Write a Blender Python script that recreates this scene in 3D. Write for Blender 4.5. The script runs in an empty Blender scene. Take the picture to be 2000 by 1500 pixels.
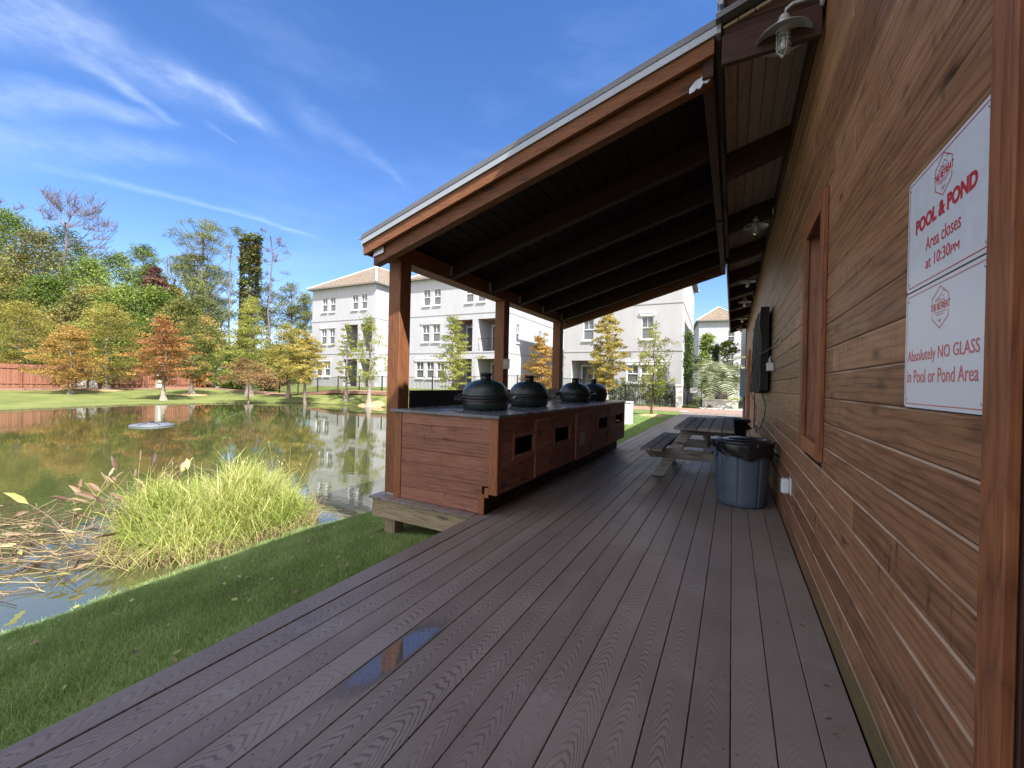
import bpy, math, random
import numpy as np
from mathutils import Matrix, Vector
from math import radians, sin, cos, pi, sqrt, atan2, tan
random.seed(7); RG = np.random.default_rng(11)
SC = bpy.context.scene; COL = SC.collection

# ------------------------------------------------------------------ camera
EYE = np.array([0.0, 0.0, 1.26]); FPX = 800.0
YAW, PITCH, ROLL = radians(28.288), radians(-0.198), radians(1.3)
_f = np.array([-sin(YAW)*cos(PITCH), cos(YAW)*cos(PITCH), sin(PITCH)])
_r0 = np.array([cos(YAW), sin(YAW), 0.0]); _u0 = np.cross(_r0, _f)
_r = _r0*cos(ROLL) + _u0*sin(ROLL); _u = -_r0*sin(ROLL) + _u0*cos(ROLL)
cd = bpy.data.cameras.new('camera'); cam = bpy.data.objects.new('camera', cd); COL.objects.link(cam)
cam.matrix_world = Matrix(((_r[0], _u[0], -_f[0], EYE[0]), (_r[1], _u[1], -_f[1], EYE[1]), (_r[2], _u[2], -_f[2], EYE[2]), (0, 0, 0, 1)))
cd.sensor_fit = 'HORIZONTAL'; cd.sensor_width = 36; cd.lens = 36*FPX/2000; cd.clip_start = 0.02; cd.clip_end = 2000
SC.camera = cam
def ray(x, y): return _f + (x-1000)/FPX*_r - (y-750)/FPX*_u
def at(px, py, depth):                       # point of the place seen at that pixel, so many metres ahead
    return EYE + ray(px, py)*depth
def at_y(px, py, Y):
    d = ray(px, py); return EYE + d*(Y/d[1])

# ------------------------------------------------------------------ light
SUN_TO = Vector((1.0, -0.45, 1.36)).normalized()
SUN_EL = math.asin(SUN_TO.z); SUN_ROT = atan2(SUN_TO.x, SUN_TO.y)
sd = bpy.data.lights.new('sun', 'SUN'); sd.energy = 5.0; sd.angle = radians(0.53); sd.color = (1.0, 0.955, 0.89)
so = bpy.data.objects.new('sun', sd); COL.objects.link(so); so.rotation_euler = SUN_TO.to_track_quat('Z', 'Y').to_euler()
SC.view_settings.view_transform = 'Standard'; SC.view_settings.look = 'None'
SC.view_settings.exposure = 1.26; SC.view_settings.gamma = 1.0

# ------------------------------------------------------------------ node helper
class N:
    def __init__(s, tree): s.t = tree; s.L = tree.links
    def new(s, typ, **kw):
        n = s.t.nodes.new(typ)
        for k, v in kw.items(): setattr(n, k, v)
        return n
    def put(s, sock, v):
        if isinstance(v, bpy.types.NodeSocket): s.L.new(v, sock)
        elif v is not None: sock.default_value = v
    def m(s, op, a, b=None, c=None, clamp=False):
        n = s.new('ShaderNodeMath', operation=op, use_clamp=clamp); s.put(n.inputs[0], a)
        if b is not None: s.put(n.inputs[1], b)
        if c is not None: s.put(n.inputs[2], c)
        return n.outputs[0]
    def vm(s, op, a, b=None, out=0):
        n = s.new('ShaderNodeVectorMath', operation=op); s.put(n.inputs[0], a)
        if b is not None: s.put(n.inputs[1], b)
        return n.outputs[out]
    def xyz(s, a, b, c):
        n = s.new('ShaderNodeCombineXYZ'); s.put(n.inputs[0], a); s.put(n.inputs[1], b); s.put(n.inputs[2], c); return n.outputs[0]
    def sep(s, v):
        n = s.new('ShaderNodeSeparateXYZ'); s.put(n.inputs[0], v); return n.outputs
    def noise(s, vec, sc=1.0, det=3.0, rough=0.5, dist=0.0):
        n = s.new('ShaderNodeTexNoise'); s.put(n.inputs['Vector'], vec); n.inputs['Scale'].default_value = sc
        n.inputs['Detail'].default_value = det; n.inputs['Roughness'].default_value = rough; n.inputs['Distortion'].default_value = dist
        return n.outputs[0]
    def vor(s, vec, sc=1.0, feat='F1', out='Distance', rnd=1.0):
        n = s.new('ShaderNodeTexVoronoi', feature=feat); s.put(n.inputs['Vector'], vec); n.inputs['Scale'].default_value = sc
        n.inputs['Randomness'].default_value = rnd; return n.outputs[out]
    def rr(s, v, a, b, c=0.0, d=1.0, smooth=True):
        n = s.new('ShaderNodeMapRange'); n.interpolation_type = 'SMOOTHSTEP' if smooth else 'LINEAR'
        s.put(n.inputs[0], v); s.put(n.inputs[1], a); s.put(n.inputs[2], b); s.put(n.inputs[3], c); s.put(n.inputs[4], d); return n.outputs[0]
    def mix(s, f, a, b, mode='MIX'):
        n = s.new('ShaderNodeMix', data_type='RGBA', blend_type=mode); s.put(n.inputs[0], f)
        s.put(n.inputs[6], col(a)); s.put(n.inputs[7], col(b)); return n.outputs[2]
    def ramp(s, v, stops):
        n = s.new('ShaderNodeValToRGB'); s.put(n.inputs[0], v); e = n.color_ramp.elements
        while len(e) < len(stops): e.new(0.5)
        for i, (p, c) in enumerate(stops): e[i].position = p; e[i].color = col(c)
        return n.outputs[0]
    def attr(s, name='rnd'):
        n = s.new('ShaderNodeAttribute'); n.attribute_name = name; return n.outputs['Fac']
    def uv(s): return s.new('ShaderNodeUVMap').outputs[0]
    def obj(s): return s.new('ShaderNodeTexCoord').outputs['Object']
    def geo(s, o='Position'): return s.new('ShaderNodeNewGeometry').outputs[o]
    def bump(s, h, strength=0.5, dist=0.01):
        n = s.new('ShaderNodeBump'); n.inputs['Strength'].default_value = strength; n.inputs['Distance'].default_value = dist
        s.put(n.inputs['Height'], h); return n.outputs[0]
def col(c):
    if isinstance(c, bpy.types.NodeSocket): return c
    if isinstance(c, (int, float)): return (c, c, c, 1)
    return tuple(c) + (1,) if len(c) == 3 else tuple(c)
def material(name):
    m = bpy.data.materials.new(name); m.use_nodes = True; t = m.node_tree; t.nodes.clear()
    n = N(t); o = n.new('ShaderNodeOutputMaterial'); b = n.new('ShaderNodeBsdfPrincipled'); t.links.new(b.outputs[0], o.inputs[0])
    return m, n, b, o
def plain(name, c, rough=0.6, metal=0.0, var=0.12, nscale=3.0, bump=0.0, bscale=60.0, spec=None, coat=0.0):
    m, n, b, o = material(name); P = n.obj()
    v = n.noise(P, nscale, 4); v2 = n.noise(P, nscale*9, 3)
    f = n.m('ADD', n.m('MULTIPLY', v, 0.65), n.m('MULTIPLY', v2, 0.35))
    lo = [x*(1-var*1.6) for x in c]; hi = [min(1, x*(1+var*1.3)) for x in c]
    n.put(b.inputs['Base Color'], n.ramp(f, [(0.3, lo), (0.7, hi)]))
    n.put(b.inputs['Roughness'], n.rr(v2, 0.3, 0.7, max(0, rough-0.07), min(1, rough+0.07)))
    b.inputs['Metallic'].default_value = metal
    if spec is not None: b.inputs['Specular IOR Level'].default_value = spec
    if coat: b.inputs['Coat Weight'].default_value = coat
    if bump: n.put(b.inputs['Normal'], n.bump(n.noise(P, bscale, 3), bump, 0.004))
    return m
def wood(name, dark, mid, light, rough=0.65, bevel_light=0.0, tonevar=0.22, knots=0.5, rings=1.0, bump=0.35, streak=0.0, spec=0.35, gv=45.0, moss=False, knotsc=1.0):
    m, n, b, o = material(name); U = n.sep(n.uv()); r = n.attr('rnd'); off = n.m('MULTIPLY', r, 91.7)
    u, v = U[0], U[1]
    big = n.noise(n.xyz(n.m('MULTIPLY', u, 1.3), n.m('MULTIPLY', v, 7.0), off), 1.0, 2, 0.5)
    fine = n.noise(n.xyz(n.m('MULTIPLY', u, 5.0), n.m('MULTIPLY', v, 160.0), off), 1.0, 3, 0.6)
    ph = n.m('ADD', n.m('MULTIPLY', v, gv*2.2), n.m('MULTIPLY', big, 26.0*rings))
    ring = n.m('POWER', n.m('ABSOLUTE', n.m('SINE', ph)), 0.6)
    blot = n.noise(n.xyz(n.m('MULTIPLY', u, 4.5), n.m('MULTIPLY', v, 30.0), n.m('ADD', off, 33.0)), 1.0, 5, 0.65)
    kv = n.vor(n.xyz(n.m('MULTIPLY', u, 2.1*knotsc), n.m('MULTIPLY', v, 6.5), off), 1.0)
    knot = n.rr(kv, 0.03, 0.12, 1.0, 0.0)
    halo = n.rr(kv, 0.06, 0.24, 1.0, 0.0)
    f = n.m('ADD', n.m('MULTIPLY', ring, 0.15), n.m('ADD', n.m('MULTIPLY', fine, 0.30), n.m('MULTIPLY', blot, 0.55)))
    f = n.m('ADD', f, n.m('MULTIPLY', n.m('SUBTRACT', r, 0.5), tonevar))
    f = n.m('SUBTRACT', f, n.m('MULTIPLY', halo, 0.14*knots*2))
    c = n.ramp(f, [(0.30, dark), (0.52, mid), (0.78, light)])
    c = n.mix(n.m('MULTIPLY', knot, knots), c, [x*0.22 for x in dark])
    if streak:                                            # weather and tannin streaks across the boards
        s1 = n.noise(n.xyz(n.m('MULTIPLY', u, 26.0), n.m('MULTIPLY', v, 5.0), n.m('ADD', off, 7.0)), 1.0, 3, 0.6)
        s2 = n.noise(n.xyz(n.m('MULTIPLY', u, 1.1), n.m('MULTIPLY', v, 2.0), n.m('ADD', off, 51.0)), 1.0, 2, 0.5)
        c = n.mix(n.m('MULTIPLY', n.m('MULTIPLY', n.rr(s1, 0.55, 0.75), n.rr(s2, 0.5, 0.62)), streak), c, [x*0.25 for x in dark])
    if bevel_light:                                             # paler board edges painted in for bevels catching sky light
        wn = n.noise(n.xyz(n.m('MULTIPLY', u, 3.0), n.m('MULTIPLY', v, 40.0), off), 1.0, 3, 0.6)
        we = n.m('MULTIPLY', n.m('ADD', n.rr(v, 0.0585, 0.0605), n.rr(v, -0.0605, -0.0635, 0.0, 0.5)), n.rr(wn, 0.35, 0.65, 0.15, 1.0)); c = n.mix(n.m('MULTIPLY', we, bevel_light), c, (0.50, 0.38, 0.27))
    if moss:                                              # green algae grown along the foot of the wall
        p = n.sep(n.geo()); mm = n.noise(n.geo(), 3.2, 4, 0.6)
        g = n.m('MULTIPLY', n.rr(n.m('ADD', p[2], n.m('MULTIPLY', n.m('SUBTRACT', mm, 0.5), 0.34)), 0.04, 0.24, 1.0, 0.0), n.rr(p[1], 1.2, 3.9, 0.75, 0.12))
        c = n.mix(g, c, (0.075, 0.095, 0.035))
    n.put(b.inputs['Base Color'], c)
    n.put(b.inputs['Roughness'], n.rr(fine, 0.2, 0.8, rough-0.1, rough+0.12))
    b.inputs['Specular IOR Level'].default_value = spec
    h = n.m('ADD', n.m('MULTIPLY', ring, 0.5), n.m('ADD', fine, n.m('MULTIPLY', knot, -0.8)))
    n.put(b.inputs['Normal'], n.bump(h, bump, 0.003))
    return m
def leafmat(name, stops, trans=0.35, rough=0.55):
    m, n, b, o = material(name); r = n.attr('rnd')
    c = n.ramp(r, stops); n.put(b.inputs['Base Color'], c); b.inputs['Roughness'].default_value = rough
    b.inputs['Specular IOR Level'].default_value = 0.25
    t = n.new('ShaderNodeBsdfTranslucent'); n.put(t.inputs[0], n.mix(1.0, c, (1.0, 0.95, 0.55), 'MULTIPLY'))
    mx = n.new('ShaderNodeMixShader'); mx.inputs[0].default_value = trans
    n.L.new(b.outputs[0], mx.inputs[1]); n.L.new(t.outputs[0], mx.inputs[2]); n.L.new(mx.outputs[0], o.inputs[0])
    return m

# ------------------------------------------------------------------ world: Nishita sky with thin cirrus
W = bpy.data.worlds.new('World'); SC.world = W; W.use_nodes = True; W.node_tree.nodes.clear(); n = N(W.node_tree)
wo = n.new('ShaderNodeOutputWorld'); bg = n.new('ShaderNodeBackground'); n.L.new(bg.outputs[0], wo.inputs[0])
sky = n.new('ShaderNodeTexSky'); sky.sky_type = 'NISHITA'; sky.sun_disc = False
sky.sun_elevation = SUN_EL; sky.sun_rotation = SUN_ROT; sky.air_density = 1.0; sky.dust_density = 0.3; sky.ozone_density = 2.2
hs = n.new('ShaderNodeHueSaturation'); hs.inputs['Saturation'].default_value = 1.22; hs.inputs['Value'].default_value = 0.92
n.L.new(sky.outputs[0], hs.inputs['Color'])
D = n.vm('NORMALIZE', n.new('ShaderNodeTexCoord').outputs['Generated']); ds = n.sep(D)
def skydir(px, py): d = ray(px, py); return Vector(d/np.linalg.norm(d))
dens = None
wob = n.noise(D, 3.5, 4, 0.6); wob2 = n.noise(n.vm('MULTIPLY', D, (3.0, 3.0, 9.0)), 5.0, 5, 0.65)
for (x0, y0, x1, y1, w0, amp, rag) in [(-150, -60, 560, 260, .085, .42, 1), (-200, 130, 350, 245, .05, .50, 1), (150, 110, 348, 246, .022, .52, .9), (-300, 230, 420, 320, .075, .30, 1),
                                       (560, 180, 800, 360, .04, .20, 1), (400, 240, 465, 282, .010, .24, .8), (300, 130, 520, 250, .030, .36, 1.1), (-400, -200, 250, 60, .13, .34, 1),
                                       (100, 325, 610, 458, .012, .34, .35), (440, 410, 640, 470, .016, .22, .5)]:
    a, b_ = skydir(x0, y0), skydir(x1, y1); nn = a.cross(b_).normalized(); mid = (a+b_).normalized(); half = math.acos(max(-1, min(1, a.dot(b_))))/2
    tdir = nn.cross(mid).normalized()
    s = n.vm('DOT_PRODUCT', D, tuple(nn), out=1); t = n.vm('DOT_PRODUCT', D, tuple(tdir), out=1)
    s = n.m('ADD', s, n.m('MULTIPLY', n.m('SUBTRACT', wob, 0.5), 0.10*rag if w0 > .01 else 0.012))
    taper = n.rr(t, -sin(half)*1.05, sin(half)*1.0, 1.0, 0.25, smooth=False)
    cross = n.rr(n.m('DIVIDE', n.m('ABSOLUTE', s), taper), 0.0, w0, 1.0, 0.0)
    along = n.m('MULTIPLY', n.rr(t, -sin(half)*1.3, -sin(half)*0.5), n.rr(t, sin(half)*0.6, sin(half)*1.15, 1.0, 0.0))
    front = n.rr(n.vm('DOT_PRODUCT', D, tuple(mid), out=1), 0.0, 0.2)
    k = n.m('MULTIPLY', n.m('MULTIPLY', n.m('MULTIPLY', cross, along), front), amp)
    dens = k if dens is None else n.m('ADD', dens, k)
dens = n.m('MULTIPLY', dens, n.rr(wob2, 0.25, 0.7, 0.35, 1.0))
veil = n.m('MULTIPLY', n.rr(n.noise(n.vm('MULTIPLY', D, (1.2, 1.2, 5.0)), 2.2, 5, 0.6), 0.48, 0.8), 0.14)
dens = n.m('MINIMUM', n.m('MULTIPLY', n.m('ADD', dens, veil), 0.36), 0.6)
base_sky = n.mix(1.0, hs.outputs[0], (0.88, 0.84, 1.0), 'MULTIPLY')
sky1 = n.mix(dens, base_sky, (5.6, 6.2, 7.6))
# unseen bright cloud veil added behind the viewer and overhead to fill the shade
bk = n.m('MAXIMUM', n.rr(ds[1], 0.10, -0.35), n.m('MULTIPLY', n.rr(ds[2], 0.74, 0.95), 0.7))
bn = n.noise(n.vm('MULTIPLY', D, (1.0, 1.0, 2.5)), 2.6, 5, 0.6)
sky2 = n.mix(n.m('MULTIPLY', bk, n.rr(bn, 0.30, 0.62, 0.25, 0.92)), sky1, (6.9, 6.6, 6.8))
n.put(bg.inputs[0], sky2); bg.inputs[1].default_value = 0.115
SC.cycles.max_bounces = 6; SC.cycles.transparent_max_bounces = 8

# ------------------------------------------------------------------ mesh helper
class MB:
    def __init__(s): s.v = []; s.f = []; s.uv = []; s.r = []; s.m = []; s.s = []
    def add(s, V, F, UV=None, rnd=None, mat=0, smooth=False):
        o = len(s.v); s.v += [tuple(map(float, p)) for p in V]; r = random.random() if rnd is None else rnd
        for i, f in enumerate(F):
            s.f.append(tuple(o+k for k in f)); s.r.append(r); s.m.append(mat); s.s.append(smooth)
            if UV: s.uv += UV[i]
            else:
                P = [Vector(V[k]) for k in f]; nn = (P[1]-P[0]).cross(P[-1]-P[0]); ax = max(range(3), key=lambda q: abs(nn[q])); a, b = [q for q in range(3) if q != ax]
                s.uv += [(p[a], p[b]) for p in P]
    def box(s, c, size, rot=None, ch=0.0, mat=0, rnd=None, long=None):
        h = [x/2 for x in size]; a = long if long is not None else max(range(3), key=lambda q: size[q])
        ch = min(ch, min(h)*0.49); ru = random.random()*30
        V = []; F = []
        if ch <= 0:
            for i in (-1, 1):
                for j in (-1, 1):
                    for k in (-1, 1): V.append((i*h[0], j*h[1], k*h[2]))
            F = [(0, 1, 3, 2), (4, 6, 7, 5), (0, 4, 5, 1), (2, 3, 7, 6), (0, 2, 6, 4), (1, 5, 7, 3)]
        else:
            idx = {}
            for i in (-1, 1):
                for j in (-1, 1):
                    for k in (-1, 1):
                        for q in range(3):
                            p = [i*h[0], j*h[1], k*h[2]]; sg = (i, j, k)
                            for w in range(3):
                                if w != q: p[w] -= sg[w]*ch
                            idx[(i, j, k, q)] = len(V); V.append(tuple(p))
            def sgn(q, sq, o1, s1, o2, s2):
                t = [0, 0, 0]; t[q] = sq; t[o1] = s1; t[o2] = s2; return tuple(t)
            for q in range(3):
                o1, o2 = (q+1) % 3, (q+2) % 3
                for sq in (-1, 1):
                    cyc = [(-1, -1), (1, -1), (1, 1), (-1, 1)]
                    if sq < 0: cyc = cyc[::-1]
                    F.append(tuple(idx[sgn(q, sq, o1, a1, o2, a2)+(q,)] for a1, a2 in cyc))
                for s1 in (-1, 1):
                    for s2 in (-1, 1):
                        e = [idx[sgn(o1, s1, o2, s2, q, -1)+(o1,)], idx[sgn(o1, s1, o2, s2, q, -1)+(o2,)], idx[sgn(o1, s1, o2, s2, q, 1)+(o2,)], idx[sgn(o1, s1, o2, s2, q, 1)+(o1,)]]
                        F.append(tuple(e if s1*s2 < 0 else e[::-1]))
            for i in (-1, 1):
                for j in (-1, 1):
                    for k in (-1, 1):
                        t = [idx[(i, j, k, 0)], idx[(i, j, k, 1)], idx[(i, j, k, 2)]]
                        F.append(tuple(t if i*j*k > 0 else t[::-1]))
        UV = []
        for f in F:
            P = [V[k] for k in f]; e1 = Vector(P[1])-Vector(P[0]); e2 = Vector(P[2])-Vector(P[1]); nn = e1.cross(e2)
            ax = max(range(3), key=lambda q: abs(nn[q]))
            o = [q for q in range(3) if q != ax and q != a]
            if ax == a: UV.append([(p[o[0]]*0.2+ru, p[o[1]]) for p in P])
            else: UV.append([(p[a]+ru, p[o[0]]) for p in P])
        if rot is not None: V = [tuple(rot @ Vector(p)) for p in V]
        V = [(p[0]+c[0], p[1]+c[1], p[2]+c[2]) for p in V]
        s.add(V, F, UV, rnd, mat)
    def b2(s, lo, hi, **k): s.box([(x+y)/2 for x, y in zip(lo, hi)], [abs(y-x) for x, y in zip(lo, hi)], **k)
    def beam(s, p, q, w, h, up=(0, 0, 1), **k):      # w across, h along up
        p = Vector(p); q = Vector(q); x = (q-p).normalized(); z = Vector(up); y = z.cross(x).normalized(); z = x.cross(y)
        R = Matrix((x, y, z)).transposed(); s.box((p+q)/2, ((q-p).length, w, h), rot=R, long=0, **k)
    def tube(s, P, R, nseg=6, mat=0, cap=True, smooth=True, rnd=None):
        P = [Vector(p) for p in P]; R = R if isinstance(R, (list, tuple)) else [R]*len(P)
        V = []; ref = Vector((0.3, 0.2, 1)).normalized(); L = 0; us = []
        for i, p in enumerate(P):
            t = (P[min(i+1, len(P)-1)]-P[max(i-1, 0)]).normalized()
            if abs(t.dot(ref)) > 0.95: ref2 = Vector((1, 0, 0))
            else: ref2 = ref
            a = t.cross(ref2).normalized(); b = t.cross(a)
            if i: L += (p-P[i-1]).length
            us.append(L)
            for k in range(nseg): th = 2*pi*k/nseg; V.append(p+(a*cos(th)+b*sin(th))*R[i])
        F = []; UV = []
        for i in range(len(P)-1):
            for k in range(nseg):
                k2 = (k+1) % nseg; F.append((i*nseg+k, i*nseg+k2, (i+1)*nseg+k2, (i+1)*nseg+k))
                c0, c1 = k/nseg*R[i]*6.28, (k+1)/nseg*R[i]*6.28; UV.append([(us[i], c0), (us[i], c1), (us[i+1], c1), (us[i+1], c0)])
        if cap:
            F.append(tuple(range(nseg))[::1]); UV.append([(0, 0)]*nseg); e = (len(P)-1)*nseg
            F.append(tuple(e+k for k in range(nseg))[::-1]); UV.append([(0, 0)]*nseg)
        s.add(V, F, UV, rnd, mat, smooth)
    def lathe(s, prof, nseg=24, c=(0, 0, 0), mat=0, smooth=True, fn=None, rnd=None, rot=None):
        V = []
        for i, (r, z) in enumerate(prof):
            for k in range(nseg):
                th = 2*pi*k/nseg; rr = r*(fn(th, z) if fn else 1); p = Vector((rr*cos(th), rr*sin(th), z))
                if rot is not None: p = rot @ p
                V.append((p.x+c[0], p.y+c[1], p.z+c[2]))
        F = []
        for i in range(len(prof)-1):
            for k in range(nseg):
                k2 = (k+1) % nseg; F.append((i*nseg+k, i*nseg+k2, (i+1)*nseg+k2, (i+1)*nseg+k))
        if prof[0][0] > 1e-5: F.append(tuple(range(nseg))[::-1])
        if prof[-1][0] > 1e-5: F.append(tuple((len(prof)-1)*nseg+k for k in range(nseg)))
        s.add(V, F, None, rnd, mat, smooth)
    def quad(s, P, **k): s.add(P, [tuple(range(len(P)))], **k)
    def prism(s, poly, axis, a, b, **k):             # poly: list of (p,q) in the two other axes, extruded from a to b
        o = [q for q in range(3) if q != axis]; V = []
        for t in (a, b):
            for p in poly:
                w = [0, 0, 0]; w[axis] = t; w[o[0]] = p[0]; w[o[1]] = p[1]; V.append(tuple(w))
        m_ = len(poly); F = [tuple(range(m_)), tuple(range(m_, 2*m_))[::-1]]+[(i, i+m_, (i+1) % m_+m_, (i+1) % m_) for i in range(m_)]
        s.add(V, F, **k)
    def build(s, name, mats, parent=None, fixn=False):
        me = bpy.data.meshes.new(name); me.from_pydata(s.v, [], s.f)
        ul = me.uv_layers.new(name='UVMap'); ul.data.foreach_set('uv', np.array(s.uv, dtype=np.float32).ravel())
        at_ = me.attributes.new('rnd', 'FLOAT', 'FACE'); at_.data.foreach_set('value', np.array(s.r, dtype=np.float32))
        for m in (mats if isinstance(mats, (list, tuple)) else [mats]): me.materials.append(m)
        me.polygons.foreach_set('material_index', s.m); me.polygons.foreach_set('use_smooth', s.s)
        if fixn:
            import bmesh
            bm = bmesh.new(); bm.from_mesh(me); bmesh.ops.recalc_face_normals(bm, faces=bm.faces); bm.to_mesh(me); bm.free()
        me.update(); o = bpy.data.objects.new(name, me); COL.objects.link(o)
        if parent: o.parent = parent
        return o
def fastmesh(name, V, F, rnd, mat, parent=None):      # numpy arrays: V (n,3), F (m,4) or (m,3)
    me = bpy.data.meshes.new(name); nv, nf, k = len(V), len(F), F.shape[1]
    me.vertices.add(nv); me.vertices.foreach_set('co', V.astype(np.float32).ravel())
    me.loops.add(nf*k); me.loops.foreach_set('vertex_index', F.astype(np.int32).ravel())
    me.polygons.add(nf); me.polygons.foreach_set('loop_start', np.arange(0, nf*k, k, dtype=np.int32)); me.polygons.foreach_set('loop_total', np.full(nf, k, dtype=np.int32))
    at_ = me.attributes.new('rnd', 'FLOAT', 'FACE'); at_.data.foreach_set('value', rnd.astype(np.float32))
    me.materials.append(mat); me.update(calc_edges=True); o = bpy.data.objects.new(name, me); COL.objects.link(o)
    if parent: o.parent = parent
    return o
def tag(o, label=None, cat=None, group=None, kind=None):
    for k, v in (('label', label), ('category', cat), ('group', group), ('kind', kind)):
        if v: o[k] = v
    return o
def empty(name, loc=(0, 0, 0), rz=0.0, label=None, cat=None, group=None):
    o = bpy.data.objects.new(name, None); COL.objects.link(o); o.location = loc; o.rotation_euler = (0, 0, rz); o.empty_display_size = 0.2
    return tag(o, label, cat, group)
def copy_tree(o, parent=None):
    c = o.copy(); COL.objects.link(c); c.parent = parent
    for ch in [x for x in bpy.data.objects if x.parent == o]: copy_tree(ch, c)
    return c

# ------------------------------------------------------------------ materials
M = {}
M['siding'] = wood('stained_siding', bevel_light=0.7, dark=(0.092, 0.039, 0.017), mid=(0.232, 0.109, 0.051), light=(0.37, 0.195, 0.102), tonevar=0.20, rough=0.5, knots=0.6, streak=0.8, moss=True, bump=0.5, rings=0.35, knotsc=1.3)
M['cedar'] = wood('red_cedar', (0.13, 0.052, 0.032), (0.255, 0.108, 0.067), (0.37, 0.18, 0.118), rough=0.6, knots=0.75, streak=0.75, rings=0.4)
M['trim'] = wood('orange_trim', (0.12, 0.042, 0.018), (0.24, 0.088, 0.035), (0.34, 0.14, 0.058), rough=0.6, knots=0.5, bump=0.3)
M['post'] = wood('cedar_post', (0.085, 0.032, 0.014), (0.185, 0.070, 0.028), (0.29, 0.120, 0.050), rough=0.65, knots=0.6, streak=0.25, knotsc=.8)
M['rafter'] = wood('stained_rafter', (0.026, 0.010, 0.006), (0.05, 0.019, 0.011), (0.085, 0.034, 0.02), rough=0.65, knots=0.4)
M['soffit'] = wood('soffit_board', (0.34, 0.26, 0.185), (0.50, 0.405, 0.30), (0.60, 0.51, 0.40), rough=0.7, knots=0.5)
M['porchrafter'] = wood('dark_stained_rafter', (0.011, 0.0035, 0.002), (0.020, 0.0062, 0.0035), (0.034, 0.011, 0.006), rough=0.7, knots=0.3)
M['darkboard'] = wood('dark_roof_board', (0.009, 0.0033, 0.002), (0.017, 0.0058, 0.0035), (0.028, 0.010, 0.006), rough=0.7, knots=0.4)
M['greywood'] = wood('weathered_grey_wood', (0.09, 0.08, 0.068), (0.25, 0.23, 0.20), (0.42, 0.40, 0.36), rough=0.8, knots=0.7, streak=0.6, bump=0.5)
M['treated'] = wood('treated_pine', (0.13, 0.095, 0.055), (0.33, 0.26, 0.16), (0.47, 0.39, 0.25), rough=0.7, knots=0.8, streak=0.4)
M['fencewood'] = wood('red_fence_wood', (0.14, 0.06, 0.036), (0.25, 0.108, 0.066), (0.33, 0.15, 0.095), rough=0.7, knots=0.3)
M['bark'] = wood('grey_bark', (0.10, 0.082, 0.066), (0.22, 0.185, 0.15), (0.36, 0.32, 0.27), rough=0.9, knots=0.3, bump=0.6, streak=0.4)
M['barkdark'] = wood('dark_bark', (0.035, 0.026, 0.02), (0.075, 0.055, 0.042), (0.13, 0.10, 0.075), rough=0.9, knots=0.3, bump=0.6)
M['deadwood'] = wood('dead_wood', (0.08, 0.065, 0.07), (0.17, 0.135, 0.14), (0.25, 0.21, 0.21), rough=0.9, knots=0.2)
M['galv'] = plain('galvanised_metal', (0.50, 0.52, 0.54), rough=0.42, metal=0.75, var=0.2, nscale=9)
M['lampgrey'] = plain('grey_painted_lamp_metal', (0.44, 0.455, 0.45), rough=0.42, metal=0.2, var=0.2, nscale=12)
M['drip'] = plain('pale_metal_flashing', (0.36, 0.39, 0.43), rough=0.35, metal=0.35, var=0.08, nscale=4)
M['roofmetal'] = plain('dark_roof_metal', (0.16, 0.165, 0.17), rough=0.4, metal=0.5, var=0.1)
M['black'] = plain('black_metal', (0.012, 0.012, 0.013), rough=0.45, var=0.2)
M['blackpanel'] = plain('black_panel', (0.018, 0.018, 0.020), rough=0.35, var=0.2)
M['blackplastic'] = plain('black_plastic', (0.014, 0.015, 0.018), rough=0.32, var=0.25, bump=0.2, bscale=90)
M['blueplastic'] = plain('grey_blue_plastic', (0.085, 0.118, 0.160), rough=0.42, var=0.14, nscale=5, bump=0.15, bscale=70)
M['white'] = plain('white_plastic', (0.72, 0.73, 0.74), rough=0.4, var=0.05)
M['cloth'] = plain('black_cover_cloth', (0.022, 0.021, 0.021), rough=0.8, var=0.25, nscale=6, bump=0.3, bscale=180)
M['rubber'] = plain('black_cable', (0.015, 0.015, 0.015), rough=0.5, var=0.1)
M['greybox'] = plain('blue_grey_cabinet_paint', (0.16, 0.20, 0.24), rough=0.5, var=0.08)
M['stonecap'] = plain('pale_masonry', (0.62, 0.60, 0.56), rough=0.85, var=0.1, bump=0.4, bscale=40)
M['whitetrim'] = plain('white_trim_paint', (0.80, 0.80, 0.79), rough=0.6, var=0.03)
M['redink'] = plain('red_ink', (0.42, 0.028, 0.045), rough=0.5, var=0.05)
M['redinkfade'] = plain('faded_red_ink', (0.50, 0.13, 0.12), rough=0.5, var=0.08)
M['signwhite'] = plain('white_sign_enamel', (0.60, 0.63, 0.68), rough=0.35, var=0.02)
M['plaque'] = plain('grey_plaque', (0.22, 0.19, 0.17), rough=0.5, var=0.2, nscale=30)
M['paper'] = plain('pale_paper_notice', (0.42, 0.40, 0.36), rough=0.6, var=0.12, nscale=25)
M['mulch'] = plain('pine_straw_mulch', (0.46, 0.29, 0.15), rough=0.95, var=0.3, nscale=6, bump=0.6, bscale=30)
M['fountain'] = plain('grey_float_plastic', (0.13, 0.14, 0.16), rough=0.5, var=0.1)
def m_ceramic():
    m, n, b, o = material('dimpled_green_ceramic'); P = n.obj()
    d = n.vor(P, 95.0, 'F1'); v = n.noise(P, 7, 3)
    n.put(b.inputs['Base Color'], n.ramp(v, [(0.3, (0.009, 0.019, 0.019)), (0.7, (0.019, 0.035, 0.033))]))
    n.put(b.inputs['Roughness'], n.rr(v, 0.3, 0.7, 0.22, 0.36)); b.inputs['Specular IOR Level'].default_value = 0.6
    n.put(b.inputs['Normal'], n.bump(n.rr(d, 0.0, 0.55, 0, 1), 0.55, 0.0035)); return m
M['ceramic'] = m_ceramic()
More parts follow.
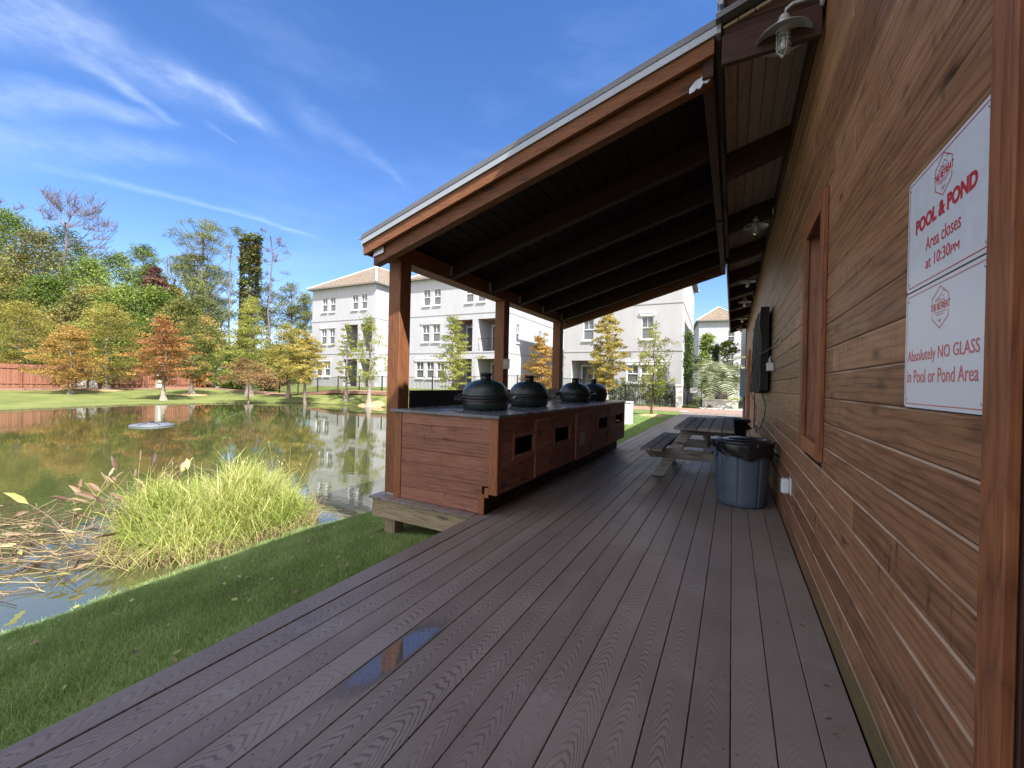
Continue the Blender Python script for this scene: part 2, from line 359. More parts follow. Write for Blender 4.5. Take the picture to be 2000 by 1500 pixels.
def m_counter():
    m, n, b, o = material('grey_stone_countertop'); P = n.obj()
    v = n.noise(P, 5, 5, 0.6); s = n.noise(P, 160, 2)
    c = n.ramp(n.m('ADD', n.m('MULTIPLY', v, 0.7), n.m('MULTIPLY', s, 0.3)), [(0.35, (0.085, 0.09, 0.10)), (0.65, (0.17, 0.175, 0.19))])
    n.put(b.inputs['Base Color'], c); n.put(b.inputs['Roughness'], n.rr(v, 0.3, 0.7, 0.16, 0.34)); return m
M['counter'] = m_counter()
def m_deck():
    m, n, b, o = material('composite_deck_board'); U = n.sep(n.uv()); u, v = U[0], U[1]; r = n.attr('rnd'); off = n.m('MULTIPLY', r, 77.0)
    P = n.geo(); pz = n.sep(P)
    wig = n.noise(n.xyz(n.m('MULTIPLY', u, 2.6), n.m('MULTIPLY', v, 17.0), off), 1.0, 3, 0.55)
    wig2 = n.noise(n.xyz(n.m('MULTIPLY', u, 12.0), n.m('MULTIPLY', v, 60.0), off), 1.0, 2, 0.5)
    vc = n.m('ADD', v, n.m('MULTIPLY', n.m('SUBTRACT', n.noise(n.xyz(n.m('MULTIPLY', u, 0.8), off, 0.0), 1.0, 1), 0.5), 0.06))
    vv = n.m('MULTIPLY', n.m('MULTIPLY', vc, vc), n.m('ADD', 34.0, n.m('MULTIPLY', n.m('FRACT', n.m('MULTIPLY', r, 7.3)), 60.0)))
    ph = n.m('ADD', n.m('MULTIPLY', n.m('ADD', u, vv), 150.0), n.m('ADD', n.m('MULTIPLY', wig, 22.0), n.m('MULTIPLY', wig2, 2.6)))
    ln = n.rr(n.m('SINE', ph), 0.15, 0.95)
    amt = n.rr(n.noise(n.xyz(n.m('MULTIPLY', u, 1.7), n.m('MULTIPLY', v, 6), n.m('ADD', off, 9)), 1.0, 2), 0.3, 0.62, 0.25, 1.0)
    amt = n.m('MULTIPLY', amt, n.rr(pz[0], -0.35, 0.30, 1.0, 0.22)); amt = n.m('MULTIPLY', amt, n.rr(pz[1], 2.8, 3.6, 1.0, 0.45))
    ln = n.m('MULTIPLY', ln, amt)
    big = n.noise(P, 1.7, 4, 0.6); fn = n.noise(P, 220.0, 2)
    f = n.m('ADD', n.m('MULTIPLY', big, 0.6), n.m('MULTIPLY', fn, 0.25)); f = n.m('ADD', n.m('SUBTRACT', f, 0.02), n.m('MULTIPLY', r, 0.20))
    c = n.ramp(f, [(0.35, (0.186, 0.152, 0.130)), (0.65, (0.256, 0.212, 0.184))])
    c = n.mix(n.m('MULTIPLY', ln, 0.64), c, (0.060, 0.045, 0.038))
    dust = n.m('MULTIPLY', n.rr(n.noise(P, 2.4, 5, 0.7), 0.53, 0.70), n.rr(n.noise(P, 28.0, 4, 0.7), 0.35, 0.65))
    c = n.mix(n.m('MULTIPLY', dust, 0.45), c, (0.32, 0.30, 0.30))
    du = n.m('SUBTRACT', n.m('FRACT', n.m('DIVIDE', n.m('ADD', pz[1], 40.0), 0.406)), 0.5)      # screw heads over every joist
    dv = n.m('SUBTRACT', n.m('ABSOLUTE', v), 0.050)
    dd = n.m('SQRT', n.m('ADD', n.m('POWER', n.m('MULTIPLY', du, 0.406), 2.0), n.m('POWER', dv, 2.0)))
    scr = n.m('MULTIPLY', n.rr(dd, 0.0026, 0.0040, 1.0, 0.0), n.rr(n.noise(n.xyz(n.m('MULTIPLY', pz[1], 1.3), off, 0), 1.0, 1), 0.35, 0.45))
    c = n.mix(scr, c, (0.008, 0.008, 0.008))
    px = n.m('DIVIDE', n.m('ADD', pz[0], 1.337), 0.067); py = n.m('DIVIDE', n.m('SUBTRACT', n.m('SUBTRACT', pz[1], n.m('MULTIPLY', px, 0.06)), 1.42), 0.25)
    pd = n.m('ADD', n.m('POWER', n.m('ABSOLUTE', px), 5.0), n.m('POWER', n.m('ABSOLUTE', py), 2.2))
    pd = n.m('ADD', pd, n.m('MULTIPLY', n.m('SUBTRACT', n.noise(P, 17, 5, 0.7), 0.5), 1.5)); pd = n.m('ADD', pd, n.m('MULTIPLY', ln, 0.34))
    wet = n.rr(pd, 0.62, 1.05, 1.0, 0.0); damp = n.rr(pd, 0.8, 2.6, 1.0, 0.0)
    wet2 = n.m('MULTIPLY', n.rr(n.noise(P, 1.3, 3), 0.62, 0.72), n.rr(pz[0], -2.0, -1.5, 1.0, 0.0)); damp = n.m('MAXIMUM', damp, n.m('MULTIPLY', wet2, 0.5))
    c = n.mix(n.m('MULTIPLY', damp, 0.45), c, (0.035, 0.028, 0.028))
    n.put(b.inputs['Base Color'], c)
    rough = n.m('ADD', n.rr(big, 0.3, 0.7, 0.40, 0.52), n.m('MULTIPLY', damp, -0.12))
    rough = n.m('ADD', n.m('MULTIPLY', rough, n.m('SUBTRACT', 1.0, wet)), n.m('MULTIPLY', wet, 0.02))
    n.put(b.inputs['Roughness'], rough); b.inputs['Specular IOR Level'].default_value = 0.55; n.put(b.inputs['IOR'], n.m('ADD', 1.45, n.m('MULTIPLY', wet, 0.55)))
    h = n.m('MULTIPLY', n.m('ADD', n.m('MULTIPLY', ln, -1.0), n.m('MULTIPLY', fn, 0.35)), n.m('SUBTRACT', 1.0, wet))
    n.put(b.inputs['Normal'], n.bump(h, 0.5, 0.0012)); return m
M['deck'] = m_deck()
def m_water():
    m, n, b, o = material('pond_water'); P = n.geo(); p = n.sep(P)
    n.put(b.inputs['Base Color'], n.ramp(n.noise(P, 0.15, 3), [(0.35, (0.036, 0.046, 0.016)), (0.65, (0.060, 0.066, 0.025))]))
    b.inputs['Roughness'].default_value = 0.015; b.inputs['IOR'].default_value = 2.8; b.inputs['Specular IOR Level'].default_value = 0.5
    w = n.noise(n.vm('MULTIPLY', P, (1.6, 3.0, 1.0)), 2.3, 3, 0.5); w2 = n.noise(n.vm('MULTIPLY', P, (1, 2.0, 1)), 11.0, 2, 0.5)
    calm = n.rr(n.noise(P, 0.16, 2), 0.35, 0.65, 0.35, 1.0)
    h = n.m('MULTIPLY', n.m('ADD', w, n.m('MULTIPLY', w2, 0.16)), calm)
    n.put(b.inputs['Normal'], n.bump(h, 0.15, 0.010)); return m
M['water'] = m_water()
def m_ground():
    m, n, b, o = material('lawn_ground'); P = n.geo(); p = n.sep(P)
    f = n.m('ADD', n.m('MULTIPLY', n.noise(P, 0.5, 4), 0.6), n.m('MULTIPLY', n.noise(P, 14, 4, 0.7), 0.4))
    g = n.ramp(f, [(0.30, (0.085, 0.112, 0.032)), (0.5, (0.152, 0.180, 0.054)), (0.70, (0.235, 0.242, 0.088))])
    soil = n.ramp(n.noise(P, 9, 4), [(0.3, (0.045, 0.036, 0.02)), (0.7, (0.11, 0.095, 0.05))])
    s = n.rr(n.m('ADD', p[2], n.m('MULTIPLY', n.m('SUBTRACT', n.noise(P, 2.5, 3), 0.5), 0.10)), -0.70, -0.62, 1.0, 0.0)
    n.put(b.inputs['Base Color'], n.mix(s, g, soil)); b.inputs['Roughness'].default_value = 0.95; b.inputs['Specular IOR Level'].default_value = 0.15
    n.put(b.inputs['Normal'], n.bump(n.noise(P, 40, 4, 0.7), 0.8, 0.03)); return m
M['ground'] = m_ground()
def m_brickpath():
    m, n, b, o = material('brick_path'); P = n.geo()
    t = n.new('ShaderNodeTexBrick'); n.put(t.inputs['Vector'], P); t.inputs['Scale'].default_value = 1.0; t.inputs['Brick Width'].default_value = 0.21; t.inputs['Row Height'].default_value = 0.1
    t.inputs['Mortar Size'].default_value = 0.006; t.inputs['Color1'].default_value = (0.34, 0.145, 0.10, 1); t.inputs['Color2'].default_value = (0.25, 0.115, 0.08, 1); t.inputs['Mortar'].default_value = (0.22, 0.19, 0.16, 1)
    n.put(b.inputs['Base Color'], n.mix(n.m('MULTIPLY', n.noise(P, 1.5, 4), 0.5), t.outputs[0], (0.33, 0.22, 0.17))); b.inputs['Roughness'].default_value = 0.9; return m
M['brick'] = m_brickpath()
def m_stucco(name, c):
    m, n, b, o = material(name); P = n.obj(); p = n.sep(P)
    st = n.noise(n.vm('MULTIPLY', P, (1.5, 1.5, 0.35)), 1.0, 5, 0.6); fn = n.noise(P, 9.0, 4, 0.6)
    f = n.m('ADD', n.m('MULTIPLY', st, 0.6), n.m('MULTIPLY', fn, 0.4))
    n.put(b.inputs['Base Color'], n.ramp(f, [(0.3, [x*0.84 for x in c]), (0.6, c), (0.8, [min(1, x*1.06) for x in c])]))
    b.inputs['Roughness'].default_value = 0.92; n.put(b.inputs['Normal'], n.bump(n.noise(P, 30, 4), 0.35, 0.01)); return m
M['stucco'] = m_stucco('white_stucco', (0.47, 0.475, 0.50))
M['stucco2'] = m_stucco('cream_stucco', (0.45, 0.45, 0.455))
M['band'] = plain('stucco_band', (0.38, 0.38, 0.39), rough=0.9, var=0.06)
M['revealwall'] = m_stucco('porch_stucco', (0.44, 0.44, 0.45))
def m_glass():
    m, n, b, o = material('window_glass'); P = n.obj(); p = n.sep(P)
    bl = n.rr(n.m('SINE', n.m('MULTIPLY', p[2], 120.0)), -0.3, 0.3)
    n.put(b.inputs['Base Color'], n.mix(n.m('MULTIPLY', bl, 0.6), (0.07, 0.078, 0.085), (0.20, 0.205, 0.21)))
    b.inputs['Roughness'].default_value = 0.05; b.inputs['Specular IOR Level'].default_value = 0.8; return m
M['glass'] = m_glass()
M['darkglass'] = plain('dark_window_glass', (0.014, 0.013, 0.013), rough=0.08, var=0.1)
def m_clear():
    m, n, b, o = material('lamp_jar_glass'); b.inputs['Base Color'].default_value = (0.9, 0.92, 0.9, 1); b.inputs['Roughness'].default_value = 0.08
    b.inputs['Transmission Weight'].default_value = 0.9; b.inputs['IOR'].default_value = 1.3; return m
M['clear'] = m_clear()
def m_tile():
    m, n, b, o = material('brown_roof_tile'); P = n.obj(); p = n.sep(P)
    w = n.m('FRACT', n.m('MULTIPLY', p[2], 5.2)); ce = n.noise(n.vm('MULTIPLY', P, (3.2, 3.2, 5.2)), 1.4, 2, 0.5)
    c = n.ramp(ce, [(0.3, (0.11, 0.082, 0.06)), (0.5, (0.19, 0.145, 0.105)), (0.7, (0.27, 0.21, 0.155))])
    n.put(b.inputs['Base Color'], n.mix(n.rr(w, 0.0, 0.22, 0.65, 0.0), c, (0.06, 0.045, 0.035))); b.inputs['Roughness'].default_value = 0.9
    n.put(b.inputs['Normal'], n.bump(w, 0.6, 0.03)); return m
M['tile'] = m_tile()
G = lambda *a: list(a)
M['lf_grass'] = leafmat('grass_blade', [(0.0, (0.19, 0.29, 0.11)), (0.5, (0.35, 0.49, 0.20)), (0.85, (0.46, 0.60, 0.28)), (1.0, (0.58, 0.56, 0.36))], 0.45)
M['lf_reed'] = leafmat('reed_blade', [(0.0, (0.22, 0.30, 0.06)), (0.45, (0.44, 0.50, 0.14)), (0.8, (0.64, 0.64, 0.27)), (1.0, (0.60, 0.50, 0.30))], 0.35)
M['lf_stalk'] = leafmat('withered_stalk', [(0.0, (0.07, 0.045, 0.035)), (0.4, (0.22, 0.14, 0.09)), (0.75, (0.42, 0.33, 0.20)), (1.0, (0.33, 0.34, 0.08))], 0.15)
M['lf_orange'] = leafmat('orange_cypress_leaf', [(0.0, (0.17, 0.105, 0.035)), (0.45, (0.34, 0.20, 0.055)), (1.0, (0.48, 0.33, 0.10))])
M['lf_rust'] = leafmat('rust_cypress_leaf', [(0.0, (0.19, 0.085, 0.035)), (0.5, (0.38, 0.18, 0.065)), (1.0, (0.50, 0.31, 0.10))])
M['lf_olive'] = leafmat('olive_cypress_leaf', [(0.0, (0.12, 0.12, 0.028)), (0.5, (0.27, 0.25, 0.055)), (1.0, (0.42, 0.36, 0.095))])
M['lf_yellow'] = leafmat('yellow_cypress_leaf', [(0.0, (0.18, 0.15, 0.035)), (0.5, (0.36, 0.29, 0.065)), (1.0, (0.50, 0.42, 0.12))])
M['lf_lime'] = leafmat('lime_cypress_leaf', [(0.0, (0.12, 0.15, 0.025)), (0.5, (0.27, 0.29, 0.06)), (1.0, (0.42, 0.42, 0.12))])
M['lf_brown'] = leafmat('brown_cypress_leaf', [(0.0, (0.13, 0.075, 0.035)), (0.5, (0.27, 0.155, 0.07)), (1.0, (0.36, 0.26, 0.10))])
M['lf_green'] = leafmat('green_leaf', [(0.0, (0.05, 0.085, 0.015)), (0.5, (0.125, 0.185, 0.035)), (1.0, (0.25, 0.31, 0.07))])
M['lf_bright'] = leafmat('bright_green_leaf', [(0.0, (0.065, 0.115, 0.02)), (0.5, (0.17, 0.24, 0.045)), (1.0, (0.32, 0.38, 0.09))])
M['lf_drab'] = leafmat('drab_olive_leaf', [(0.0, (0.08, 0.075, 0.03)), (0.5, (0.20, 0.19, 0.065)), (1.0, (0.34, 0.30, 0.11))])
M['lf_mixed'] = leafmat('mixed_autumn_leaf', [(0.0, (0.06, 0.08, 0.02)), (0.4, (0.18, 0.205, 0.05)), (0.8, (0.33, 0.30, 0.085)), (1.0, (0.42, 0.25, 0.11))])
M['lf_purple'] = leafmat('purple_leaf', [(0.0, (0.08, 0.035, 0.035)), (0.6, (0.19, 0.095, 0.075)), (1.0, (0.24, 0.16, 0.09))])
M['lf_pine'] = leafmat('pine_needles', [(0.0, (0.06, 0.085, 0.025)), (0.5, (0.15, 0.18, 0.06)), (1.0, (0.29, 0.30, 0.11))], 0.25)
M['lf_ivy'] = leafmat('ivy_leaf', [(0.0, (0.03, 0.045, 0.012)), (0.5, (0.10, 0.12, 0.03)), (0.85, (0.20, 0.22, 0.06)), (1.0, (0.16, 0.07, 0.05))])
M['lf_hedge'] = leafmat('hedge_leaf', [(0.0, (0.025, 0.045, 0.015)), (0.5, (0.075, 0.11, 0.035)), (1.0, (0.22, 0.25, 0.13))], 0.2, 0.35)
M['lf_palm'] = leafmat('silver_palm_leaf', [(0.0, (0.10, 0.13, 0.075)), (0.5, (0.25, 0.29, 0.18)), (1.0, (0.44, 0.47, 0.32))], 0.2, 0.4)
M['lf_cyp'] = leafmat('dark_cypress_leaf', [(0.0, (0.025, 0.055, 0.015)), (0.6, (0.075, 0.125, 0.035)), (1.0, (0.14, 0.19, 0.06))], 0.15)
M['lf_agave'] = leafmat('agave_leaf', [(0.0, (0.12, 0.06, 0.04)), (0.5, (0.24, 0.13, 0.07)), (1.0, (0.30, 0.30, 0.15))], 0.1)

# ------------------------------------------------------------------ terrain
WZ = -0.70
POND = np.array([(-4.6, -14), (-4.60, 0.5), (-4.66, 2.0), (-4.72, 3.3), (-4.5, 4.4), (-4.5, 8), (-5.3, 12), (-7.5, 16.5), (-12, 19.8), (-17, 21.0), (-21.5, 21.3), (-25.5, 20.9), (-29.3, 20.4), (-31.2, 17.9),
                 (-32.2, 14.8), (-33.3, 11.3), (-32.3, 8.3), (-31.5, 5.7), (-30.6, 0), (-29, -8), (-25, -17), (-15, -22), (-7, -20)])
def pond_sd(X, Y):                               # signed distance to the pond edge, positive on land
    X = np.asarray(X, float); Y = np.asarray(Y, float); d = np.full(X.shape, 1e9); ins = np.zeros(X.shape, bool); K = len(POND)
    for i in range(K):
        a, b = POND[i], POND[(i+1) % K]; e = b-a; t = np.clip(((X-a[0])*e[0]+(Y-a[1])*e[1])/(e@e), 0, 1)
        d = np.minimum(d, np.hypot(X-a[0]-t*e[0], Y-a[1]-t*e[1]))
        c = (a[1] > Y) != (b[1] > Y); xi = a[0]+(Y-a[1])/(b[1]-a[1]+1e-12)*e[0]; ins ^= c & (X < xi)
    return np.where(ins, -d, d)
def sst(a, b, x): t = np.clip((x-a)/(b-a), 0, 1); return t*t*(3-2*t)
def ground_z(X, Y):
    X = np.asarray(X, float); Y = np.asarray(Y, float); d = pond_sd(X, Y)
    s = 0.045+(0.26-0.045)*sst(-36, -27, X)*sst(14, 20, Y)+0.0*X
    near = sst(-9, -6, X); s = s*(1-near)+0.155*near
    cap = 0.03*(1-sst(-38, -28, X))+0.27*sst(-38, -28, X)
    capn = -0.30+0.22*sst(10, 20, Y); cap = cap*(1-near)+capn*near
    cap = cap+0.0; z = np.minimum(WZ+0.02+np.maximum(d, 0)*s+0.05*(1-np.exp(-np.maximum(d, 0)/0.25)), cap)
    house = sst(25.6, 27.6, Y+0.11*(X+17)*0)*sst(-46, -40, X)*(1-sst(-13, -9, X)); z = z*(1-house)+0.55*house
    z = np.where(d < 0, WZ+d*0.5, z)
    return np.maximum(z, -2.2)
def gz(x, y): return float(ground_z(np.array([x]), np.array([y]))[0])
def grid(name, xs, ys, fn, mat):
    X, Y = np.meshgrid(xs, ys, indexing='ij'); Z = fn(X, Y); V = np.stack([X, Y, Z], -1).reshape(-1, 3); a, b = len(xs), len(ys)
    I = np.arange(a*b).reshape(a, b); F = np.stack([I[:-1, :-1], I[1:, :-1], I[1:, 1:], I[:-1, 1:]], -1).reshape(-1, 4)
    o = fastmesh(name, V, F, np.zeros(len(F)), mat); o.data.polygons.foreach_set('use_smooth', [True]*len(F)); return o
xs = np.concatenate([np.linspace(-900, -70, 12), np.arange(-66, -8, 0.6), np.arange(-8, 0.6, 0.14), np.linspace(1.2, 30, 20), np.linspace(50, 900, 10)])
ys = np.concatenate([np.linspace(-600, -30, 10), np.arange(-26, -2, 1.0), np.arange(-2, 9, 0.14), np.arange(9.2, 34, 0.35), np.linspace(36, 80, 20), np.linspace(100, 1000, 10)])
g = grid('ground', xs, ys, lambda X, Y: ground_z(X, Y)+0.012*np.sin(X*3.1+Y*1.7)*np.cos(Y*2.3-X), M['ground']); g['kind'] = 'structure'
mb = MB(); mb.quad([(-40, -30, WZ), (-3.6, -30, WZ), (-3.6, 26, WZ), (-40, 26, WZ)]); w = mb.build('water', M['water']); w['kind'] = 'structure'
# brick paths as ribbons a little above the lawn
def ribbon(name, pts, width, z0, mat, tex=None):
    P = [Vector((x, y, 0)) for x, y in pts]; V = []; Q = []
    for i in range(len(P)-1):
        k = max(2, int((P[i+1]-P[i]).length/0.8))
        for j in range(k): Q.append(P[i].lerp(P[i+1], j/k))
    Q.append(P[-1])
    for i, p in enumerate(Q):
        t = (Q[min(i+1, len(Q)-1)]-Q[max(i-1, 0)]).normalized(); nn = Vector((-t.y, t.x, 0))
        zc = max(gz(p.x, p.y), gz(p.x+nn.x*width/2, p.y+nn.y*width/2), gz(p.x-nn.x*width/2, p.y-nn.y*width/2))+z0
        for sgn in (-.5, .5): q = p+nn*width*sgn; V.append((q.x, q.y, zc))
    V += [(a, b, c-0.25) for a, b, c in V]; m0 = len(Q)*2
    F = [(2*i, 2*i+2, 2*i+3, 2*i+1) for i in range(len(Q)-1)]+[(2*i, 2*i+m0, 2*i+2+m0, 2*i+2) for i in range(len(Q)-1)]+[(2*i+1, 2*i+3, 2*i+3+m0, 2*i+1+m0) for i in range(len(Q)-1)]
    mb = MB(); mb.add(V, F); o = mb.build(name, mat, fixn=True); o['kind'] = 'structure'; return o
ribbon('brick_path', [(-45.6, -20), (-45.6, 21), (-43.5, 22.3), (-38, 22.6), (-26, 23.9), (-17, 25.5), (-9, 25.6)], 1.5, 0.05, M['brick'])
mb = MB(); mb.b2((-9.2, 22.75, -0.3), (9, 26.6, -0.03)); o = mb.build('brick_walkway', M['brick']); o['kind'] = 'structure'

# ------------------------------------------------------------------ deck
DX0, DX1 = -2.118, 0.4485; PITCH_ = (DX1-DX0)/18
def deck_root():
    mb = MB(); seams = [-4.0, 3.225, 8.10, 12.98, 17.86, 22.6]
    for i in range(18):
        x0 = DX0+i*PITCH_; gap = 0.0052 if i else 0.0
        xa = x0+(0.004 if i != 1 else 0.011)/2; xb = x0+PITCH_-(0.004 if i != 0 else 0.011)/2
        for a, b in zip(seams[:-1], seams[1:]):
            dz = random.uniform(-0.0012, 0.0012) - (0.0035 if a > 3 else 0)
            mb.b2((xa+.0, a+0.0022, -0.025+dz), (xb, b-0.0022, dz), ch=0.0022, long=1)
    o = mb.build('deck', M['deck']); o['kind'] = 'structure'
    mb = MB()
    for y in np.arange(-3.9, 22.5, 0.406): mb.b2((DX0+.03, y-.019, -0.16), (DX1, y+.019, -0.027))
    mb.b2((DX0+.002, -4, -0.24), (DX0+.038, 3.2, -0.026)); mb.b2((DX0+.002, 8.6, -0.24), (DX0+.038, 22.6, -0.026)); mb.b2((DX0+.04, 22.55, -.24), (DX1, 22.59, -.026))
    mb.build('joist', M['treated'], o)
    # side platform under the grill counter
    mb = MB(); n_ = 9
    for i in range(n_):
        x0 = -3.455+i*(1.335/n_); mb.b2((x0+.002, 3.19, -0.025), (x0+1.335/n_-.002, 8.75, 0.0), ch=0.002, long=1)
    mb.build('platform_boards', M['deck'], o)
    mb = MB(); mb.b2((-3.425, 3.215, -0.215), (-2.122, 3.253, -0.027), ch=.003); mb.build('rim_joist', M['treated'], o)
    mb = MB(); mb.b2((-3.425, 3.255, -0.215), (-3.387, 8.72, -0.027), ch=.003); mb.build('rim_joist', M['treated'], o)
    for px, py in ((-3.24, 3.36), (-3.30, 5.6), (-3.30, 8.2)):
        mb = MB(); mb.b2((px-.075, py-.07, -1.2), (px+.075, py+.07, -0.217), ch=.004); mb.build('support_post', M['treated'], o)
    return o
deck_root()

# ------------------------------------------------------------------ the wood sided building
WX = 0.45; RS = 0.283
def soff(x): return 3.82+RS*(x-0.45)
BL = empty('wood_sided_building', (WX, 1.2, 0), 0, 'long brown timber clubhouse with horizontal siding, deep eaves and a row of barn lights', 'building')
def bl(o): o.parent = BL; o.matrix_parent_inverse = Matrix.Translation((-WX, -1.2, 0)); return o
bl_b = lambda mb, name, mat, **k: bl(mb.build(name, mat, **k))
mb = MB(); SP = 0.1347; zz = 0.003; row = 0
wy0, wy1, wz0, wz1 = 2.86, 3.50, 0.905, 2.335
while zz < 3.8:
    z1 = min(zz+SP-0.0026, 3.82); cuts = [1.12]
    y = 1.12+random.uniform(1.0, 4.2)
    while y < 18.4-1: cuts.append(y); y += random.uniform(2.6, 4.9)
    cuts.append(18.4)
    for a, b in zip(cuts[:-1], cuts[1:]):
        segs = [(a, b)]
        if z1 > wz0 and zz < wz1:
            segs = [s for q in segs for s in ((q[0], min(q[1], wy0)), (max(q[0], wy1), q[1])) if s[1]-s[0] > 0.02]
        for s0, s1 in segs: mb.b2((WX, s0+.0006, zz), (WX+.02, s1-.0006, z1), ch=0.0068, long=1, rnd=random.random())
    zz += SP
# siding on the far end wall and on the wall towards the back of the viewer
for k in range(28): mb.b2((WX+.02, 18.385, .012+k*SP), (8.0, 18.405, .008+(k+1)*SP-.003), ch=.004, long=0)
for k in range(28): mb.b2((WX, -4, .012+k*SP), (WX+.02, 0.05, .008+(k+1)*SP-.003), ch=.005, long=1)
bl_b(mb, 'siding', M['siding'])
mb = MB(); mb.b2((WX+.021, wy1, -.3), (WX+.14, 18.38, 3.8)); mb.b2((WX+.021, 1.06, -.3), (WX+.14, wy0, 3.8)); mb.b2((WX+.021, wy0, -.3), (WX+.14, wy1, wz0)); mb.b2((WX+.021, wy0, wz1), (WX+.14, wy1, 3.8))
mb.b2((WX+.021, -4, -.3), (WX+.14, 0.05, 3.8)); mb.b2((WX+.14, 18.2, -.3), (8.0, 18.38, 3.8)); mb.b2((7.86, -4, -.3), (8.0, 18.2, 3.8)); mb.b2((WX+.14, -4, -.3), (7.86, -3.9, 3.8))
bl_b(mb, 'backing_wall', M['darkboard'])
mb = MB(); mb.b2((WX-.016, 3.11, 3.56), (WX-.002, 18.4, 3.80), ch=.003); bl_b(mb, 'frieze_board', M['rafter'])
# recessed window
mb = MB(); t = 0.085; X0, X1 = WX-.026, WX-.001
mb.b2((X0, wy0-.045, wz0-.05), (X1, wy0+.045, wz1+.05), ch=.003); mb.b2((X0, wy1-.045, wz0-.05), (X1, wy1+.045, wz1+.05), ch=.003)
mb.b2((X0, wy0+.046, wz1-.04), (X1, wy1-.046, wz1+.05), ch=.003); mb.b2((X0, wy0+.046, wz0-.05), (X1, wy1-.046, wz0+.035), ch=.003)
win = bl_b(mb, 'window', M['trim'])
mb = MB(); mb.b2((WX, wy1-.03, wz0), (WX+.16, wy1-.001, wz1)); mb.b2((WX, wy0+.001, wz0), (WX+.16, wy0+.03, wz1)); mb.b2((WX, wy0+.031, wz1-.03), (WX+.16, wy1-.031, wz1-.001)); mb.b2((WX, wy0+.031, wz0+.001), (WX+.16, wy1-.031, wz0+.03))
j = mb.build('jamb', M['cedar'], win); 
mb = MB(); mb.b2((WX+.12, wy0+.031, wz0+.03), (WX+.13, wy1-.031, wz1-.03)); mb.build('pane', M['darkglass'], win)
# door casing beside the camera: proud casing board, deep jamb, recessed door
mb = MB(); mb.b2((WX-.022, 1.052, -.0), (WX-.001, 1.136, 3.56), ch=.003); bl_b(mb, 'door_casing', M['trim'])
mb = MB(); mb.b2((WX, 1.045, 0), (WX+.10, 1.071, 3.5), ch=.002); mb.b2((WX+.10, 1.02, 0), (WX+.13, 1.044, 3.5)); mb.b2((WX, 0.051, 0), (WX+.12, .08, 3.5)); mb.b2((WX, .081, 2.3), (WX+.12, 1.044, 2.34)); bl_b(mb, 'door_jamb', M['rafter'])
mb = MB()
for k in range(7): mb.b2((WX+.101, .082+k*.134, 0.01), (WX+.14, .082+(k+1)*.134-.003, 2.29), ch=.004)
d = bl_b(mb, 'door', M['cedar'])
mb = MB(); mb.tube([(WX+.10, .98, 1.0), (WX+.05, .98, 1.0), (WX+.045, .90, 1.0)], .009, 8); mb.build('handle', M['galv'], d)
mb = MB(); mb.b2((WX+.1, .081, 2.341), (WX+.14, 1.044, 3.6)); bl_b(mb, 'transom_panel', M['cedar'])
# trims along the far part of the wall
mb = MB(); mb.b2((WX-.05, 13.72, 0), (WX-.001, 13.84, 2.25), ch=.004); mb.b2((WX-.05, 15.0, 0), (WX-.001, 15.12, 2.25), ch=.004); mb.b2((WX-.05, 13.72, 2.26), (WX-.001, 15.12, 2.38), ch=.004); bl_b(mb, 'far_door_casing', M['trim'])
mb = MB(); mb.b2((WX-.012, 13.85, .01), (WX-.002, 14.99, 2.25)); bl_b(mb, 'far_door', M['cedar'])
mb = MB(); mb.b2((WX-.03, 18.28, 0), (WX+.02, 18.43, 3.7), ch=.004); bl_b(mb, 'corner_trim', M['trim'])
# small window further along, behind the covered screen
mb = MB(); mb.b2((WX-.02, 10.6, 0.35), (WX-.001, 10.68, 1.25), ch=.003); bl_b(mb, 'wall_batten', M['trim'])
# eaves: rafters, soffit boards, roof, fascia
RYS = [4.78, 6.50, 8.12, 9.65, 11.25, 12.95, 14.85, 16.95, 18.3]
for y in RYS:
    mb = MB(); mb.prism([(-0.105, 3.40), (0.45, 3.585), (0.45, soff(.45)-.004), (-0.105, soff(-.105)-.004)], 1, y-.045, y+.045); bl_b(mb, 'rafter', M['rafter'], fixn=True)
mb = MB(); k = 0; x = -0.11
while x < 0.60:
    x1 = x+0.094; s0, s1 = soff(x), soff(x1)
    mb.beam(((x+x1)/2, 3.07, (s0+s1)/2+.010), ((x+x1)/2, 18.7, (s0+s1)/2+.010), 0.0915, .018, up=(-RS, 0, 1), ch=.003); x = x1
bl_b(mb, 'soffit_boards', M['soffit'])
mb = MB(); mb.prism([(-0.15, soff(-.15)+.035), (4.2, soff(4.2)+.035), (4.2, soff(4.2)+.075), (-0.15, soff(-.15)+.075)], 1, 3.0, 18.8, mat=0)
mb.prism([(4.2, soff(4.2)+.035), (8.6, soff(-.15)+.035), (8.6, soff(-.15)+.075), (4.2, soff(4.2)+.075)], 1, 3.0, 18.8)
for k in range(39):
    y = 3.1+k*0.4; mb.prism([(-0.152, soff(-.15)+.07), (4.2, soff(4.2)+.074), (4.2, soff(4.2)+.105), (-0.152, soff(-.15)+.102)], 1, y, y+.022)
bl_b(mb, 'metal_roof', M['roofmetal'], fixn=True)
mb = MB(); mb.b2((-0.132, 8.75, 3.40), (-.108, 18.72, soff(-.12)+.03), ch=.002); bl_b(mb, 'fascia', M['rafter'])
mb = MB(); mb.b2((-0.158, 8.72, 3.59), (-.134, 18.78, 3.72)); bl_b(mb, 'eave_flashing', M['drip'])
mb = MB(); mb.prism([(WX+.03, 3.7), (8.0, 3.7), (8.0, 3.75), (4.2, soff(4.2)), (WX+.03, soff(WX+.03))], 1, 18.38, 18.4); bl_b(mb, 'gable_wall', M['siding'], fixn=True)
